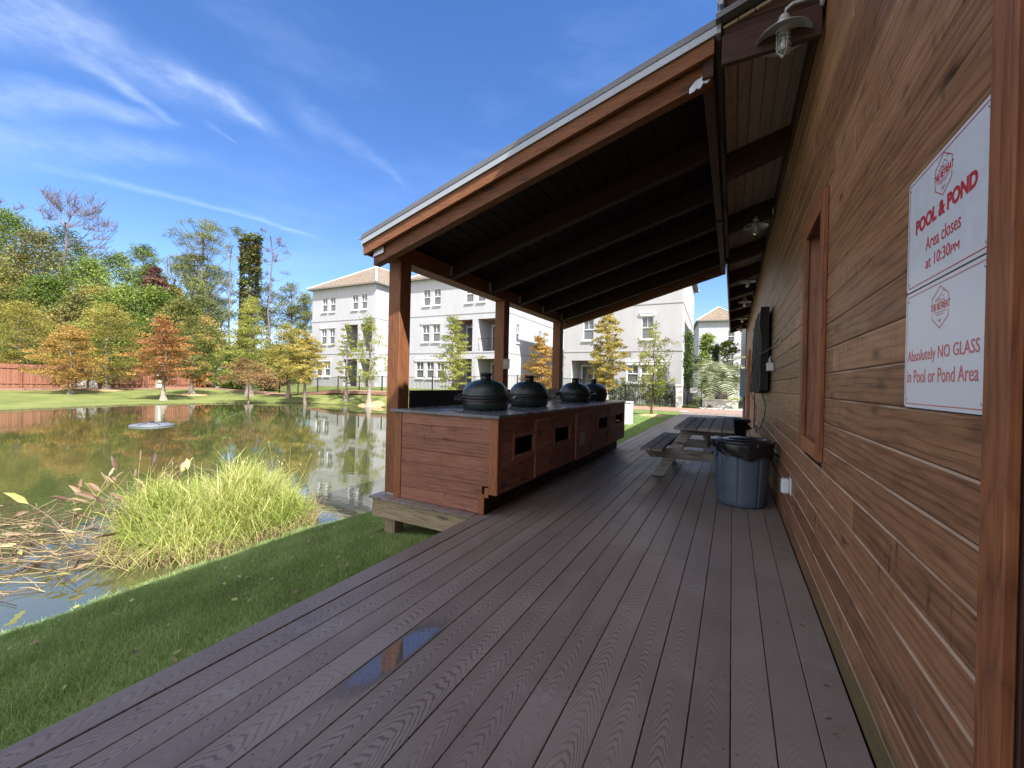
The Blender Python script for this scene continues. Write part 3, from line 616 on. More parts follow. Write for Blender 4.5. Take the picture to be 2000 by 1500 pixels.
# the taller front block: wall above, closing panel over the low eave, high metal roof
HE = 5.42
def hso(x): return HE-.12+RS*(x+.12)
mb = MB(); z0 = 3.822
while z0 < 5.3: mb.b2((WX, -4, z0), (WX+.02, 3.06, z0+SP-.0035), ch=.0055, long=1); mb.b2((WX, 0.051, z0), (WX+.001, .06, z0+.01)); z0 += SP
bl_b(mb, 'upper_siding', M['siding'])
mb = MB(); z0 = 3.42
while z0 < 5.25: mb.b2((-.105, 3.085, z0), (WX-.018, 3.105, z0+.13), ch=.004, long=0); z0 += .1335
bl_b(mb, 'closing_panel', M['rafter'])
mb = MB(); mb.b2((-.11, 3.045, 3.405), (WX-.018, 3.084, 3.60), ch=.004); bl_b(mb, 'header_board', M['rafter'])
mb = MB(); mb.b2((-.135, 3.03, 3.80), (-.106, 3.11, 5.25), ch=.004); bl_b(mb, 'corner_flashing', M['drip'])
mb = MB()
pf = []
for q in range(25): pf.append((-.150 if q % 2 else -.143, 3.82+q*.06))
mb.prism(pf+[(-.136, 5.26), (-.136, 3.82)], 1, 3.035, 3.10)
bl_b(mb, 'corrugated_closure', M['drip'])
for y in (-3.2, -1.6, 0.0, 1.55, 2.95):
    mb = MB(); mb.prism([(-0.105, HE-.38), (0.45, HE-.24), (0.45, hso(.45)-.004), (-0.105, hso(-.105)-.004)], 1, y-.045, y+.045); bl_b(mb, 'upper_rafter', M['rafter'], fixn=True)
mb = MB(); mb.prism([(-0.15, hso(-.15)), (4.2, hso(4.2)), (4.2, hso(4.2)+.09), (-0.15, hso(-.15)+.09)], 1, -4.3, 3.25); mb.prism([(4.2, hso(4.2)), (8.6, hso(-.15)), (8.6, hso(-.15)+.09), (4.2, hso(4.2)+.09)], 1, -4.3, 3.25)
for k in range(36): y = -4.25+k*.21; mb.prism([(-0.152, hso(-.15)+.085), (4.2, hso(4.2)+.088), (4.2, hso(4.2)+.125), (-0.152, hso(-.15)+.125)], 1, y, y+.06)
bl_b(mb, 'upper_roof', M['roofmetal'], fixn=True)
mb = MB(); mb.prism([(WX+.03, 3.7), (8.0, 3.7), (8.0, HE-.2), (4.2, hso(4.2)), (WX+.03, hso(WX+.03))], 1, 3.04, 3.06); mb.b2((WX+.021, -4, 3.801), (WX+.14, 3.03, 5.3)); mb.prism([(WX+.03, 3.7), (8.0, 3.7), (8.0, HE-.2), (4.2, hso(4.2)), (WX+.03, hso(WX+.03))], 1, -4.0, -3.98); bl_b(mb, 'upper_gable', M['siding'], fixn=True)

# ------------------------------------------------------------------ lean-to porch over the grill counter
RY0, RY1 = 3.10, 8.78
def rz(x): return 3.735+RS*(x+0.132)
PO = empty('porch_roof', (-3.31, 3.45, 0), 0, 'lean-to porch roof on three cedar posts standing over the grill counter', 'porch')
def pob(mb, name, mat, **k):
    o = mb.build(name, mat, **k); o.parent = PO; o.matrix_parent_inverse = Matrix.Translation((3.31, -3.45, 0)); return o
E0 = -3.50
mb = MB(); mb.prism([(E0-.02, rz(E0-.02)-.028), (-.13, rz(-.13)-.028), (-.13, rz(-.13)), (E0-.02, rz(E0-.02))], 1, RY0-.035, RY1+.03)
for k in range(15): y = RY0-.02+k*0.406; mb.prism([(E0-.02, rz(E0-.02)-.005), (-.13, rz(-.13)-.005), (-.13, rz(-.13)+.03), (E0-.02, rz(E0-.02)+.03)], 1, y, y+.02)
pob(mb, 'metal_roof', M['roofmetal'], fixn=True)
mb = MB()
for a in (RY0-.03, RY1+.01): mb.prism([(E0, rz(E0)-.085), (-.13, rz(-.13)-.085), (-.13, rz(-.13)-.030), (E0, rz(E0)-.030)], 1, a, a+.015)
mb.b2((E0-.015, RY0-.03, rz(E0)-.10), (E0-.001, RY1+.025, rz(E0)-.031)); mb.b2((E0-.04, RY0-.05, rz(E0)-.034), (E0-.016, RY1+.03, rz(E0)-.030))
pob(mb, 'flashing', M['drip'], fixn=True)
mb = MB()                                            # short upstand where the porch roof meets the main eave
mb.b2((-0.150, RY0-.05, rz(-.15)-.10), (-.118, RY0+.02, rz(-.15)+.05), ch=.003); pob(mb, 'flashing_end_cap', M['drip'])
for a, nm in ((RY0-.013, 'fascia'), (RY1-.03, 'fascia')):
    mb = MB(); mb.prism([(E0+.0, rz(E0)-.195), (-.16, rz(-.16)-.195), (-.16, rz(-.16)-.087), (E0+.0, rz(E0)-.087)], 1, a, a+.036); pob(mb, nm, M['post'], fixn=True)
for a in (RY0+.05, RY1-.14):
    mb = MB(); mb.prism([(-3.41, rz(-3.41)-.325), (-.16, rz(-.16)-.325), (-.16, rz(-.16)-.14), (-3.41, rz(-3.41)-.14)], 1, a, a+.09); pob(mb, 'end_rafter', M['post'], fixn=True)
mb = MB(); mb.b2((E0+.002, RY0+.025, rz(E0)-.19), (E0+.036, RY1-.035, rz(E0)-.05), ch=.003); pob(mb, 'eave_board', M['trim'])
for y in (4.27, 5.23, 6.19, 7.15, 8.11):
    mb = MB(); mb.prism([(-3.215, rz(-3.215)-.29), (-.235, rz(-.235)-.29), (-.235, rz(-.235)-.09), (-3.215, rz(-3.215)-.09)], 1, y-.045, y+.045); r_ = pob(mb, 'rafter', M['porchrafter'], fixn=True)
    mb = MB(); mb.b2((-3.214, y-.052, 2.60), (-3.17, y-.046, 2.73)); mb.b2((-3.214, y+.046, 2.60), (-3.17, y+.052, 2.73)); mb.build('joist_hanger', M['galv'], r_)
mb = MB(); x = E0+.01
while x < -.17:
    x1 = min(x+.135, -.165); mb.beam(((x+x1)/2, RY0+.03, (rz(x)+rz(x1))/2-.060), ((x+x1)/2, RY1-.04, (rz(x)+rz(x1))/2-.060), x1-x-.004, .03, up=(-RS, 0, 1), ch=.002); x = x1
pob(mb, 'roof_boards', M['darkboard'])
mb = MB(); mb.b2((-3.40, 3.30, 2.565), (-3.22, 8.42, 2.755), ch=.005); pob(mb, 'beam', M['post'])
mb = MB(); mb.b2((-0.232, 3.12, 3.40), (-.160, 8.70, 3.68), ch=.004)
pob(mb, 'ledger_beam', M['rafter'])
mb = MB(); mb.b2((-0.236, 3.24, 3.385), (-.156, 3.30, 3.398)); mb.b2((-.24, 5.9, 3.385), (-.152, 5.96, 3.398)); pob(mb, 'splice_plate', M['rafter'])
for (x0, x1, z0, z1, y) in ((-3.40, -3.25, 2.565, 2.64, RY0+.045), ):   # torn metal closure strips at the beam ends
    mb = MB(); P = [(x0, z0), (x1, z0+.03), (x1, z1+.03), (x1-.05, z1+.015), (x0+.02, z1)]; mb.prism(P, 1, y-.014, y-.004); pob(mb, 'metal_bracket', M['galv'], fixn=True)
mb = MB(); P = [(-.315, 3.335), (-.28, 3.345), (-.27, 3.36), (-.245, 3.352), (-.225, 3.385), (-.20, 3.378), (-.165, 3.41), (-.165, 3.475), (-.18, 3.47), (-.2, 3.45), (-.225, 3.45), (-.24, 3.425), (-.275, 3.415), (-.315, 3.37)]
mb.prism(P, 1, RY0+.038, RY0+.047); pob(mb, 'metal_bracket', M['galv'], fixn=True)
for y in (3.36, 5.68, 8.09):
    mb = MB(); mb.b2((-3.395, y, 0.0), (-3.222, y+.172, 2.563), ch=.006); p_ = pob(mb, 'post', M['post'])
    mb = MB(); mb.b2((-3.405, y-.008, 0.001), (-3.215, y+.18, 0.012)); mb.build('post_base', M['galv'], p_)
mb = MB(); mb.b2((-3.225, 5.668, 1.475), (-3.105, 5.679, 1.635), ch=.002); o = mb.build('notice_plaque', M['plaque']); tag(o, 'small grey notice plaque fixed to the middle cedar post', 'plaque')
mb = MB()
for i, (w_, z_) in enumerate(((.07, 1.605), (.09, 1.585), (.085, 1.57), (.09, 1.555), (.06, 1.54))): mb.b2((-3.165-w_/2, 5.665, z_), (-3.165+w_/2, 5.6665, z_+.006))
mb.build('lettering', M['paper'], o)

# ------------------------------------------------------------------ barn lights
def barn_light(first=True):
    root = empty('barn_light', (WX, 0, 3.5))
    mb = MB(); mb.tube([(0.0, 0, .13), (-.10, 0, .155), (-.17, 0, .155), (-.205, 0, .135), (-.215, 0, .09)], .011, 8); mb.build('gooseneck_arm', M['lampgrey'], root)
    mb = MB(); mb.lathe([(0.0, -.02), (.05, -.02), (.055, -.01), (.055, 0), (0, .002)][::-1], 16, (-.012, 0, .13), rot=Matrix.Rotation(radians(90), 3, 'Y')); mb.build('wall_plate', M['lampgrey'], root)
    mb = MB(); mb.lathe([(.0, .10), (.022, .10), (.030, .085), (.030, .065), (.042, .06), (.046, .05), (.046, .03), (.040, .026), (.048, .02), (.048, -.005), (.036, -.012), (0, -.012)], 20, (-.215, 0, 0)); mb.build('fitter', M['lampgrey'], root)
    mb = MB(); mb.lathe([(.040, .008), (.075, .004), (.115, -.012), (.146, -.036), (.150, -.042), (.146, -.042), (.112, -.020), (.075, -.006), (.040, -.003)], 36, (-.215, 0, 0)); mb.build('shade', M['lampgrey'], root)
    mb = MB(); mb.lathe([(.034, -.012), (.036, -.05), (.036, -.105), (.030, -.13), (.016, -.145), (0, -.15)], 18, (-.215, 0, 0)); gl = mb.build('glass_jar', M['clear'], root)
    mb = MB(); mb.lathe([(.012, -.012), (.014, -.04), (.024, -.07), (.022, -.09), (.010, -.105), (0, -.108)], 12, (-.215, 0, 0)); mb.build('bulb', M['white'], gl)
    mb = MB()
    for k in range(4):
        a = k*pi/2+.4; c_, s_ = cos(a), sin(a)
        mb.tube([(-.215+.040*c_, .040*s_, -.012), (-.215+.041*c_, .041*s_, -.10), (-.215+.034*c_, .034*s_, -.135), (-.215+.015*c_, .015*s_, -.155), (-.215, 0, -.160)], .0028, 5)
    for z_, rr_ in ((-.035, .041), (-.065, .041), (-.095, .041), (-.128, .036)):
        mb.tube([(-.215+rr_*cos(q*pi/8), rr_*sin(q*pi/8), z_) for q in range(17)], .0026, 5, cap=False)
    mb.build('wire_guard', M['lampgrey'], root)
    return root
L0 = barn_light(); LY = [3.05, 6.48, 9.8, 12.1, 15.0, 17.6]
LL = ['nearest barn light, seen from below with its wide grey shade', 'second barn light along the wall, dark under the eave',
      'third barn light along the eave, just beyond the porch roof', 'barn light fourth along the eave on a visible curved arm',
      'barn light fifth along the eave, just before the last one', 'farthest and smallest barn light, at the far end of the eave']
for i, y in enumerate(LY):
    o = L0 if i == 0 else copy_tree(L0); o.location = (WX, y, 3.5); tag(o, LL[i], 'barn light', 'barn lights along the clubhouse wall')

# ------------------------------------------------------------------ wall signs
def text_mesh(s, width=None, height=None, bold=0.0, depth=0.0006, font_scale_y=1.0):
    cu = bpy.data.curves.new('lettering', 'FONT'); cu.body = s; cu.size = 1.0; cu.align_x = 'CENTER'; cu.offset = bold; cu.extrude = 0.001; cu.resolution_u = 3
    ob = bpy.data.objects.new('tmp', cu); COL.objects.link(ob); bpy.context.view_layer.update()
    me = bpy.data.meshes.new_from_object(ob.evaluated_get(bpy.context.evaluated_depsgraph_get())); bpy.data.objects.remove(ob)
    V = np.array([v.co for v in me.vertices]); lo, hi = V.min(0), V.max(0); w, h = hi[0]-lo[0], hi[1]-lo[1]
    kx = width/w if width else None; ky = height/h if height else None
    kx = kx or ky; ky = ky or kx
    V[:, 0] = (V[:, 0]-(lo[0]+hi[0])/2)*kx; V[:, 1] = (V[:, 1])*ky; V[:, 2] = np.where(V[:, 2] > 0, depth, 0.0)
    F = [tuple(p.vertices) for p in me.polygons]; bpy.data.meshes.remove(me); return V, F
def put_text(mb, s, cx, cz, **k):                # on a local plane x right, z up, facing -y
    V, F = text_mesh(s, **k); mb.add([(cx+x, -z, cz+y) for x, y, z in V], F, rnd=.5)
def hexlogo(mb, cx, cz, s=1.0):
    R1, R2 = .053*s, .0505*s; pts = [(cos(pi/2+k*pi/3), sin(pi/2+k*pi/3)) for k in range(6)]
    for k in range(6):
        a, b = pts[k], pts[(k+1) % 6]
        if k in (1, 4):                           # vertical sides are broken by the name
            for t0, t1 in ((0, .30), (.70, 1)):
                pa = [a[i]+(b[i]-a[i])*t0 for i in (0, 1)]; pb = [a[i]+(b[i]-a[i])*t1 for i in (0, 1)]
                mb.add([(cx+pa[0]*R1, -.0006, cz+pa[1]*R1), (cx+pb[0]*R1, -.0006, cz+pb[1]*R1), (cx+pb[0]*R2, -.0006, cz+pb[1]*R2), (cx+pa[0]*R2, -.0006, cz+pa[1]*R2)], [(0, 1, 2, 3)])
        else: mb.add([(cx+a[0]*R1, -.0006, cz+a[1]*R1), (cx+b[0]*R1, -.0006, cz+b[1]*R1), (cx+b[0]*R2, -.0006, cz+b[1]*R2), (cx+a[0]*R2, -.0006, cz+a[1]*R2)], [(0, 1, 2, 3)])
    put_text(mb, 'THE RETREAT', cx, cz-.006*s, width=.105*s, height=.018*s, bold=0.01)
    def ln(x0, z0, x1, z1, w=.0016):
        dx, dz = x1-x0, z1-z0; L = math.hypot(dx, dz); nx, nz = -dz/L*w/2, dx/L*w/2
        mb.add([(cx+(x0+nx)*s, -.0006, cz+(z0+nz)*s), (cx+(x1+nx)*s, -.0006, cz+(z1+nz)*s), (cx+(x1-nx)*s, -.0006, cz+(z1-nz)*s), (cx+(x0-nx)*s, -.0006, cz+(z0-nz)*s)], [(0, 1, 2, 3)])
    for q in ((-.028, .017, -.014, .025), (-.014, .025, -.004, .018), (-.008, .022, .006, .033), (.006, .033, .020, .021), (-.026, .0165, .026, .0165), (.012, .036, .018, .042), (.02, .034, .027, .038), (-.004, .018, -.004, .024),
              (-.034, -.012, .034, -.012), (-.02, -.018, .02, -.018), (-.012, -.030, 0, -.035), (0, -.035, .012, -.030), (0, -.027, 0, -.04)): ln(*q)
def rrect(w, h, r, n=5):
    P = []
    for sx, sz, a0 in ((1, 1, 0), (-1, 1, 90), (-1, -1, 180), (1, -1, 270)):
        for k in range(n+1): a = radians(a0+90*k/n); P.append((sx*(w/2-r)+r*cos(a), sz*(h/2-r)+r*sin(a)))
    return P
def wall_sign(z0, z1, label, lines, ink, logo):
    h = z1-z0; root = empty('wall_sign', (WX-.001, 1.383, (z0+z1)/2), radians(-90), label, 'sign', 'metal notices screwed to the siding')
    mb = MB(); mb.prism(rrect(.448, h, .016), 1, -.004, 0); mb.build('panel', M['signwhite'], root, fixn=True)
    mb = MB(); o_, i_ = rrect(.430, h-.018, .012), rrect(.425, h-.023, .010); m_ = len(o_)
    mb.add([(x, -.0046, z) for x, z in o_]+[(x, -.0046, z) for x, z in i_], [(k, (k+1) % m_, (k+1) % m_+m_, k+m_) for k in range(m_)]); mb.build('border', M[ink], root)
    mb = MB()
    for (s, zc, k, *cx) in lines: put_text(mb, s, cx[0] if cx else 0, zc-(z0+z1)/2, **k)
    o = mb.build('lettering', M[ink], root); o.location = (0, -.0042, 0)
    mb = MB(); hexlogo(mb, 0.0, logo-(z0+z1)/2); o = mb.build('logo', M[ink], root); o.location = (0, -.0042, 0)
    for sx in (-1, 1):
        for sz in (-1, 1): mb = MB(); mb.lathe([(0, 0), (.004, 0), (.003, .002), (0, .002)], 10, (sx*.205, -.004, sz*(h/2-.022)), rot=Matrix.Rotation(radians(90), 3, 'X')); mb.build('screw', M['galv'], root)
wall_sign(1.545, 1.862, 'upper white sign reading POOL & POND Area closes at 10:30PM in red', [('POOL & POND', 1.700, dict(width=.330, height=.040, bold=0.045)), ('Area closes', 1.634, dict(width=.190, height=.036)), ('at 10:30', 1.586, dict(width=.138, height=.031), -.024), ('PM', 1.586, dict(width=.042, height=.020), .070)], 'redink', 1.797)
wall_sign(1.216, 1.540, 'lower white sign reading Absolutely NO GLASS in Pool or Pond Area', [('Absolutely NO GLASS', 1.345, dict(width=.392, height=.040), -.006), ('in Pool or Pond Area', 1.285, dict(width=.388, height=.036), -.006)], 'redinkfade', 1.470)

# ------------------------------------------------------------------ grill counter
CT = empty('grill_counter', (-2.55, 3.3, 0), 0, 'long cedar grill counter with grey stone top, small doors and framed vent openings', 'counter')
def cb(mb, name, mat, parent=None, **k):
    o = mb.build(name, mat, parent or CT, **k)
    if parent is None: o.matrix_parent_inverse = Matrix.Translation((2.55, -3.3, 0))
    return o
CX0, CXF, CXK, CY0, CY1 = -3.20, -1.912, -2.045, 3.30, 8.38
mb = MB(); P = .1335
for k in range(7):                                   # end facing the camera: horizontal boards, stepped foot
    z0 = .004+k*P; z1 = z0+P-.003; x1 = (-2.105 if k < 1 else -1.985) if k < 2 else -1.985
    if k == 0: x1 = -2.112
    if k == 1: x1 = -2.075
    mb.b2((-3.10, CY0, z0), (x1, CY0+.02, min(z1, .918)), ch=.003, long=0)
cb(mb, 'end_siding', M['cedar'])
mb = MB()
for k in range(7): z0 = .004+k*P; mb.b2((-3.10, CY1-.02, z0), (-1.985 if k > 1 else -2.11, CY1, min(z0+P-.003, .918)), ch=.003, long=0)
cb(mb, 'end_siding', M['cedar'])
mb = MB()
VENT = [(3.62, 4.07), (4.66, 5.20), (6.52, 7.13), (7.64, 8.22)]; VZ = (.525, .705)
for k in range(6):                                   # long front with openings
    z0 = .20+k*.1205; z1 = z0+.118; cuts = [CY0+.02, CY1-.02]; segs = [(CY0+.022, CY1-.022)]
    if z1 > VZ[0] and z0 < VZ[1]:
        for a, b in VENT: segs = [s for q in segs for s in ((q[0], min(q[1], a)), (max(q[0], b), q[1])) if s[1]-s[0] > .02]
        for a, b in VENT:
            for c_, d_ in ((z0, min(z1, VZ[0])), (max(z0, VZ[1]), z1)):
                if d_-c_ > .004: mb.b2((CXF-.02, a+.0008, c_), (CXF, b-.0008, d_), ch=.002, long=1)
    for s0, s1 in segs:
        for t0, t1 in ((s0, min(s1, 5.9)), (max(s0, 5.9), s1)):
            if t1-t0 > .02: mb.b2((CXF-.02, t0+.0008, z0), (CXF, t1-.0008, z1), ch=.003, long=1)
cb(mb, 'front_siding', M['cedar'])
mb = MB(); mb.b2((-3.19, CY0+.022, .0), (CXK, CY1-.022, .198)); mb.b2((-3.19, CY0+.022, .198), (CXF-.16, CY1-.022, .915)); mb.b2((CXF-.159, CY0+.022, .199), (CXF-.021, CY1-.022, .215)); cb(mb, 'carcass', M['darkboard'])
mb = MB(); mb.b2((CXF-.085, CY0-.008, .20), (CXF+.004, CY0-.001, .917), ch=.002); mb.b2((CXF+.001, CY0, .20), (CXF+.008, CY0+.045, .917), ch=.002); mb.b2((-2.108, CY0-.008, .0), (-2.045, CY0-.001, .195), ch=.002); mb.b2((-2.044, CY0-.008, .165), (CXF-.086, CY0-.001, .26), ch=.002)
cb(mb, 'corner_trim', M['trim'])
mb = MB(); mb.b2((-3.20, CY0-.006, .0), (-3.102, CY0+.02, .917), ch=.003); cb(mb, 'corner_trim', M['trim'])
mb = MB(); mb.b2((CXF-.085, CY1+.001, .20), (CXF+.004, CY1+.008, .917), ch=.002); cb(mb, 'corner_trim', M['trim'])
for a, b in VENT:
    mb = MB(); t = .034; x0, x1 = CXF+.001, CXF+.020
    mb.b2((x0, a-t, VZ[1]), (x1, b+t, VZ[1]+t), ch=.002); mb.b2((x0, a-t, VZ[0]-t), (x1, b+t, VZ[0]), ch=.002); mb.b2((x0, a-t, VZ[0]+.0005), (x1, a, VZ[1]-.0005), ch=.002); mb.b2((x0, b, VZ[0]+.0005), (x1, b+t, VZ[1]-.0005), ch=.002)
    cb(mb, 'vent_frame', M['cedar'])
for a, b, tall in ((4.13, 4.58, 0), (5.46, 6.10, 1), (7.20, 7.60, 0)):
    mb = MB(); x0 = CXF+.0015
    for k in range(5): mb.b2((x0, a+.002, .235+k*.1185), (x0+.014, b-.002, .350+k*.1185), ch=.002, long=1)
    d_ = cb(mb, 'cabinet_door', M['cedar'])
    mb = MB(); mb.b2((x0+.0, a-.036, .222), (x0+.024, a, .845), ch=.002); mb.b2((x0, a+.001, .829), (x0+.024, b+.02, .858), ch=.002)
    if tall: mb.b2((x0, b, .222), (x0+.024, b+.036, .828), ch=.002); mb.b2((x0, a+.001, .20), (x0+.024, b-.001, .234), ch=.002)
    mb.build('door_frame', M['cedar'], d_)
    mb = MB(); mb.tube([(x0+.015, a+.05, .66), (x0+.035, a+.05, .66), (x0+.035, a+.05, .73), (x0+.015, a+.05, .73)], .005, 6); mb.build('handle', M['black'], d_)
    for zz_ in (.30, .76):
        mb = MB(); mb.b2((x0+.0145, b-.06, zz_), (x0+.018, b-.005, zz_+.03)); mb.build('hinge', M['black'], d_)
mb = MB(); mb.b2((CXF+.017, 5.60, .40), (CXF+.019, 5.80, .56), ch=.0008); o = mb.build('door_notice', M['paper']); tag(o, 'pale weatherworn notice sheet fixed to the tallest cabinet door of the grill counter', 'notice')
o['category'] = 'notice'
mb = MB()
for z_, w_ in ((.535, .10), (.515, .14), (.50, .13), (.485, .14), (.47, .12), (.45, .14), (.435, .08)): mb.b2((CXF+.0191, 5.70-w_/2, z_), (CXF+.0194, 5.70+w_/2, z_+.005))
mb.build('lettering', M['black'], o)
mb = MB(); mb.b2((-3.245, CY0-.032, .919), (CXF+.028, CY1+.03, .949), ch=.003); cb(mb, 'countertop', M['counter'])
mb = MB(); mb.b2((-3.232, 3.54, .950), (-3.205, 8.40, 1.135), ch=.002); mb.b2((-3.24, 3.545, 1.136), (-3.198, 8.40, 1.146), ch=.001); cb(mb, 'backsplash', M['blackpanel'])

# ------------------------------------------------------------------ kamado grills
def kamado():
    root = empty('kamado_grill', (-2.45, 3.92, .95)); R_ = .252
    mb = MB(); mb.lathe([(0, 0), (R_*.90, 0), (R_*.955, .03), (R_*.985, .075), (R_, .105), (R_*.99, .112), (0, .112)], 48); mb.build('base', M['ceramic'], root)
    mb = MB()
    mb.lathe([(R_*.97, .108), (R_*1.015, .108), (R_*1.02, .112), (R_*1.02, .134), (R_*1.01, .138), (R_*.97, .138)], 48)
    mb.lathe([(R_*.97, .146), (R_*1.02, .146), (R_*1.025, .150), (R_*1.025, .172), (R_*1.015, .176), (R_*.97, .176)], 48)
    mb.build('steel_bands', M['black'], root)
    mb = MB(); mb.lathe([(R_*.95, .134), (R_*1.0, .136), (R_*1.0, .148), (R_*.95, .15)], 40); mb.build('gasket', M['cloth'], root)
    H_ = .40; prof = [(R_*.98, .165), (R_*1.0, .185), (R_*1.005, .195)]
    for k in range(1, 17):
        t = k/16*radians(80); prof.append((R_*.99*cos(t)**.92, .195+(H_-.195)*sin(t)/sin(radians(80))))
    prof += [(.062, .402), (.058, .408)]
    mb = MB(); mb.lathe(prof, 56); dm = mb.build('dome_lid', M['ceramic'], root)
    mb = MB(); mb.lathe([(.058, .400), (.060, .412), (.056, .43), (.056, .455), (.063, .458), (.063, .470), (.050, .474), (0, .476)], 24)
    for k in range(6):
        a = k*pi/3; mb.box((.05*cos(a), .05*sin(a), .480), (.022, .016, .012), rot=Matrix.Rotation(a, 3, 'Z'), ch=.002)
    mb.box((0.01, 0, .482), (.05, .02, .012), ch=.003); mb.build('chimney_cap', M['blackplastic'], dm)
    mb = MB(); mb.lathe([(0, .0), (.024, .0), (.026, .006), (.020, .012), (0, .013)], 18, (.17, .10, .345), rot=Matrix.Rotation(radians(38), 3, Vector((-.5, .86, 0)))); mb.build('thermometer', M['galv'], dm)
    mb = MB()
    for s_ in (-1, 1): mb.tube([(R_*1.01, s_*.07, .16), (R_*1.01+.07, s_*.07, .168)], .008, 6)
    mb.build('handle_bracket', M['galv'], root)
    mb = MB(); mb.tube([(R_+.078, -.13, .169), (R_+.078, .13, .169)], .017, 10); mb.build('handle', M['blackplastic'], root)
    mb = MB(); mb.tube([(-R_-.01, -.11, .125), (-R_-.075, -.11, .13), (-R_-.075, .11, .13), (-R_-.01, .11, .125)], .008, 6)
    for s_ in (-1, 1): mb.box((-R_-.03, s_*.075, .145), (.09, .014, .06), ch=.003); mb.tube([(-R_-.06, s_*.075, .16), (-R_-.005, s_*.075, .20)], .011, 8)
    mb.build('hinge', M['black'], root)
    mb = MB()
    for s_ in (-1, 1): mb.box((.012*s_, R_*1.03+.004, .142), (.008, .028, .03), ch=.002)
    mb.tube([(-.03, R_*1.03+.014, .142), (.03, R_*1.03+.014, .142)], .005, 6); mb.build('band_clamp', M['black'], root)
    return root
K0 = kamado(); K0.scale = (1.05, 1.05, .85)
KL = ['dark green ceramic grill nearest the camera, first on the stone counter', 'dark green ceramic grill in front of the middle cedar post, second on the counter', 'dark green ceramic grill just in front of the far cedar post, third on the counter', 'smallest looking dark ceramic grill at the far end of the counter']
for i, (x, y, a) in enumerate(((-2.45, 3.93, 4), (-2.42, 4.99, -6), (-2.43, 6.86, 3), (-2.41, 7.86, -3))):
    o = K0 if i == 0 else copy_tree(K0); o.location = (x, y, .950); o.rotation_euler.z = radians(a+28); tag(o, KL[i], 'grill', 'kamado grills on the counter')
mb = MB(); mb.b2((-3.50, 15.1, -.25), (-3.22, 15.5, .62), ch=.01); mb.b2((-3.52, 15.08, .621), (-3.20, 15.52, .66), ch=.01); mb.b2((-3.30, 15.094, .1), (-3.40, 15.099, .45))
o = mb.build('utility_box', M['white']); tag(o, 'white utility pedestal on the lawn past the end of the grill counter', 'utility box')

# ------------------------------------------------------------------ picnic table
TB = empty('picnic_table', (-.31, 6.65, 0), 0, 'weathered grey picnic table with attached benches standing along the deck', 'picnic table')
def tb(mb, name, mat):
    o = mb.build(name, mat, TB); o.matrix_parent_inverse = Matrix.Translation((.31, -6.65, 0)); return o
mb = MB()
for k in range(5): mb.b2((-.655+k*.139, 5.63, .702+random.uniform(-.002, .002)), (-.655+k*.139+.133, 7.72, .740), ch=.006, long=1)
tb(mb, 'tabletop', M['greywood'])
for x0 in (-1.065, .155):
    mb = MB()
    for k in range(2): mb.b2((x0+k*.139, 5.63, .400), (x0+k*.139+.133, 7.72, .438), ch=.006, long=1)
    tb(mb, 'bench_seat', M['greywood'])
for y in (6.02, 7.34):
    mb = MB(); h_ = .135
    P_ = [(-1.06, .398), (.43, .398), (.43, .33), (.37, .398-h_), (-1.00, .398-h_), (-1.06, .33)]; mb.prism(P_, 1, y, y+.038); o = tb(mb, 'seat_support', M['greywood'])
    mb = MB(); P_ = [(-.62, .70), (.0, .70), (.0, .66), (-.04, .61), (-.58, .61), (-.62, .66)]; mb.prism(P_, 1, y, y+.038); tb(mb, 'top_support', M['greywood'])
    for s in (-1, 1):
        xa, xb = -.31+s*.59, -.31+s*.20; mb = MB(); w_ = .075
        mb.prism([(xa-w_, .0), (xa+w_, .0), (xb+w_, .70), (xb-w_, .70)], 1, y+.040, y+.078); tb(mb, 'leg', M['greywood'])
mb = MB(); mb.b2((-.335, 6.12, .565), (-.285, 7.34, .600)); mb.beam((-.31, 6.12, .33), (-.31, 6.62, .68), .038, .088); mb.beam((-.31, 7.33, .33), (-.31, 6.84, .68), .038, .088); tb(mb, 'brace', M['greywood'])
mb = MB(); 
for y in (6.02, 7.34):
    for s in (-1, 1):
        for dz, dx in ((.34, .42), (.65, .235)): mb.lathe([(0, 0), (.012, 0), (.010, .006), (0, .007)], 8, (-.31+s*dx, y-.002, dz), rot=Matrix.Rotation(radians(90), 3, 'X'))
tb(mb, 'bolts', M['galv'])

# ------------------------------------------------------------------ trash cans
def trash_can(body, rim_h=.70):
    root = empty('trash_can', (0, 0, 0))
    def rib(th, z):
        k = (th*8/(2*pi)) % 1.0; g_ = max(0, 1-abs(k-.5)/.06); return 1-.045*min(1, g_*1.6)*(1 if z > .03 else 0)*(1 if z < .60 else 0)
    mb = MB(); prof = [(0, .0), (.215, 0), (.232, .012), (.238, .05)]+[(.238+.032*z/.6, z) for z in (.12, .25, .40, .52, .58, .61)]+[(.278, .615), (.285, .64), (.285, .655), (.293, .66), (.293, .672), (.270, .675), (.262, .60), (.23, .05), (0, .04)]
    mb.lathe(prof, 192, fn=rib); mb.build('can_body', body, root)
    for s in (-1, 1):
        mb = MB(); mb.box((s*.283, 0, .56), (.03, .17, .09), ch=.008); mb.tube([(s*.297, -.072, .575), (s*.335, -.062, .545), (s*.335, .062, .545), (s*.297, .072, .575)], .012, 8)
        mb.build('handle', body, root)
    mb = MB(); prof = [(.306, .668), (.314, .674), (.314, .694), (.300, .700), (.270, .697), (.262, .706), (.225, .712), (.218, .704), (.150, .706), (.142, .716), (.07, .722), (0, .724)]
    mb.lathe(prof, 64); 
    for k in range(4): a = k*pi/2+.3; mb.box((.296*cos(a), .296*sin(a), .668), (.05, .10, .05), rot=Matrix.Rotation(a, 3, 'Z'), ch=.008)
    mb.build('lid', M['blackplastic'], root)
    return root
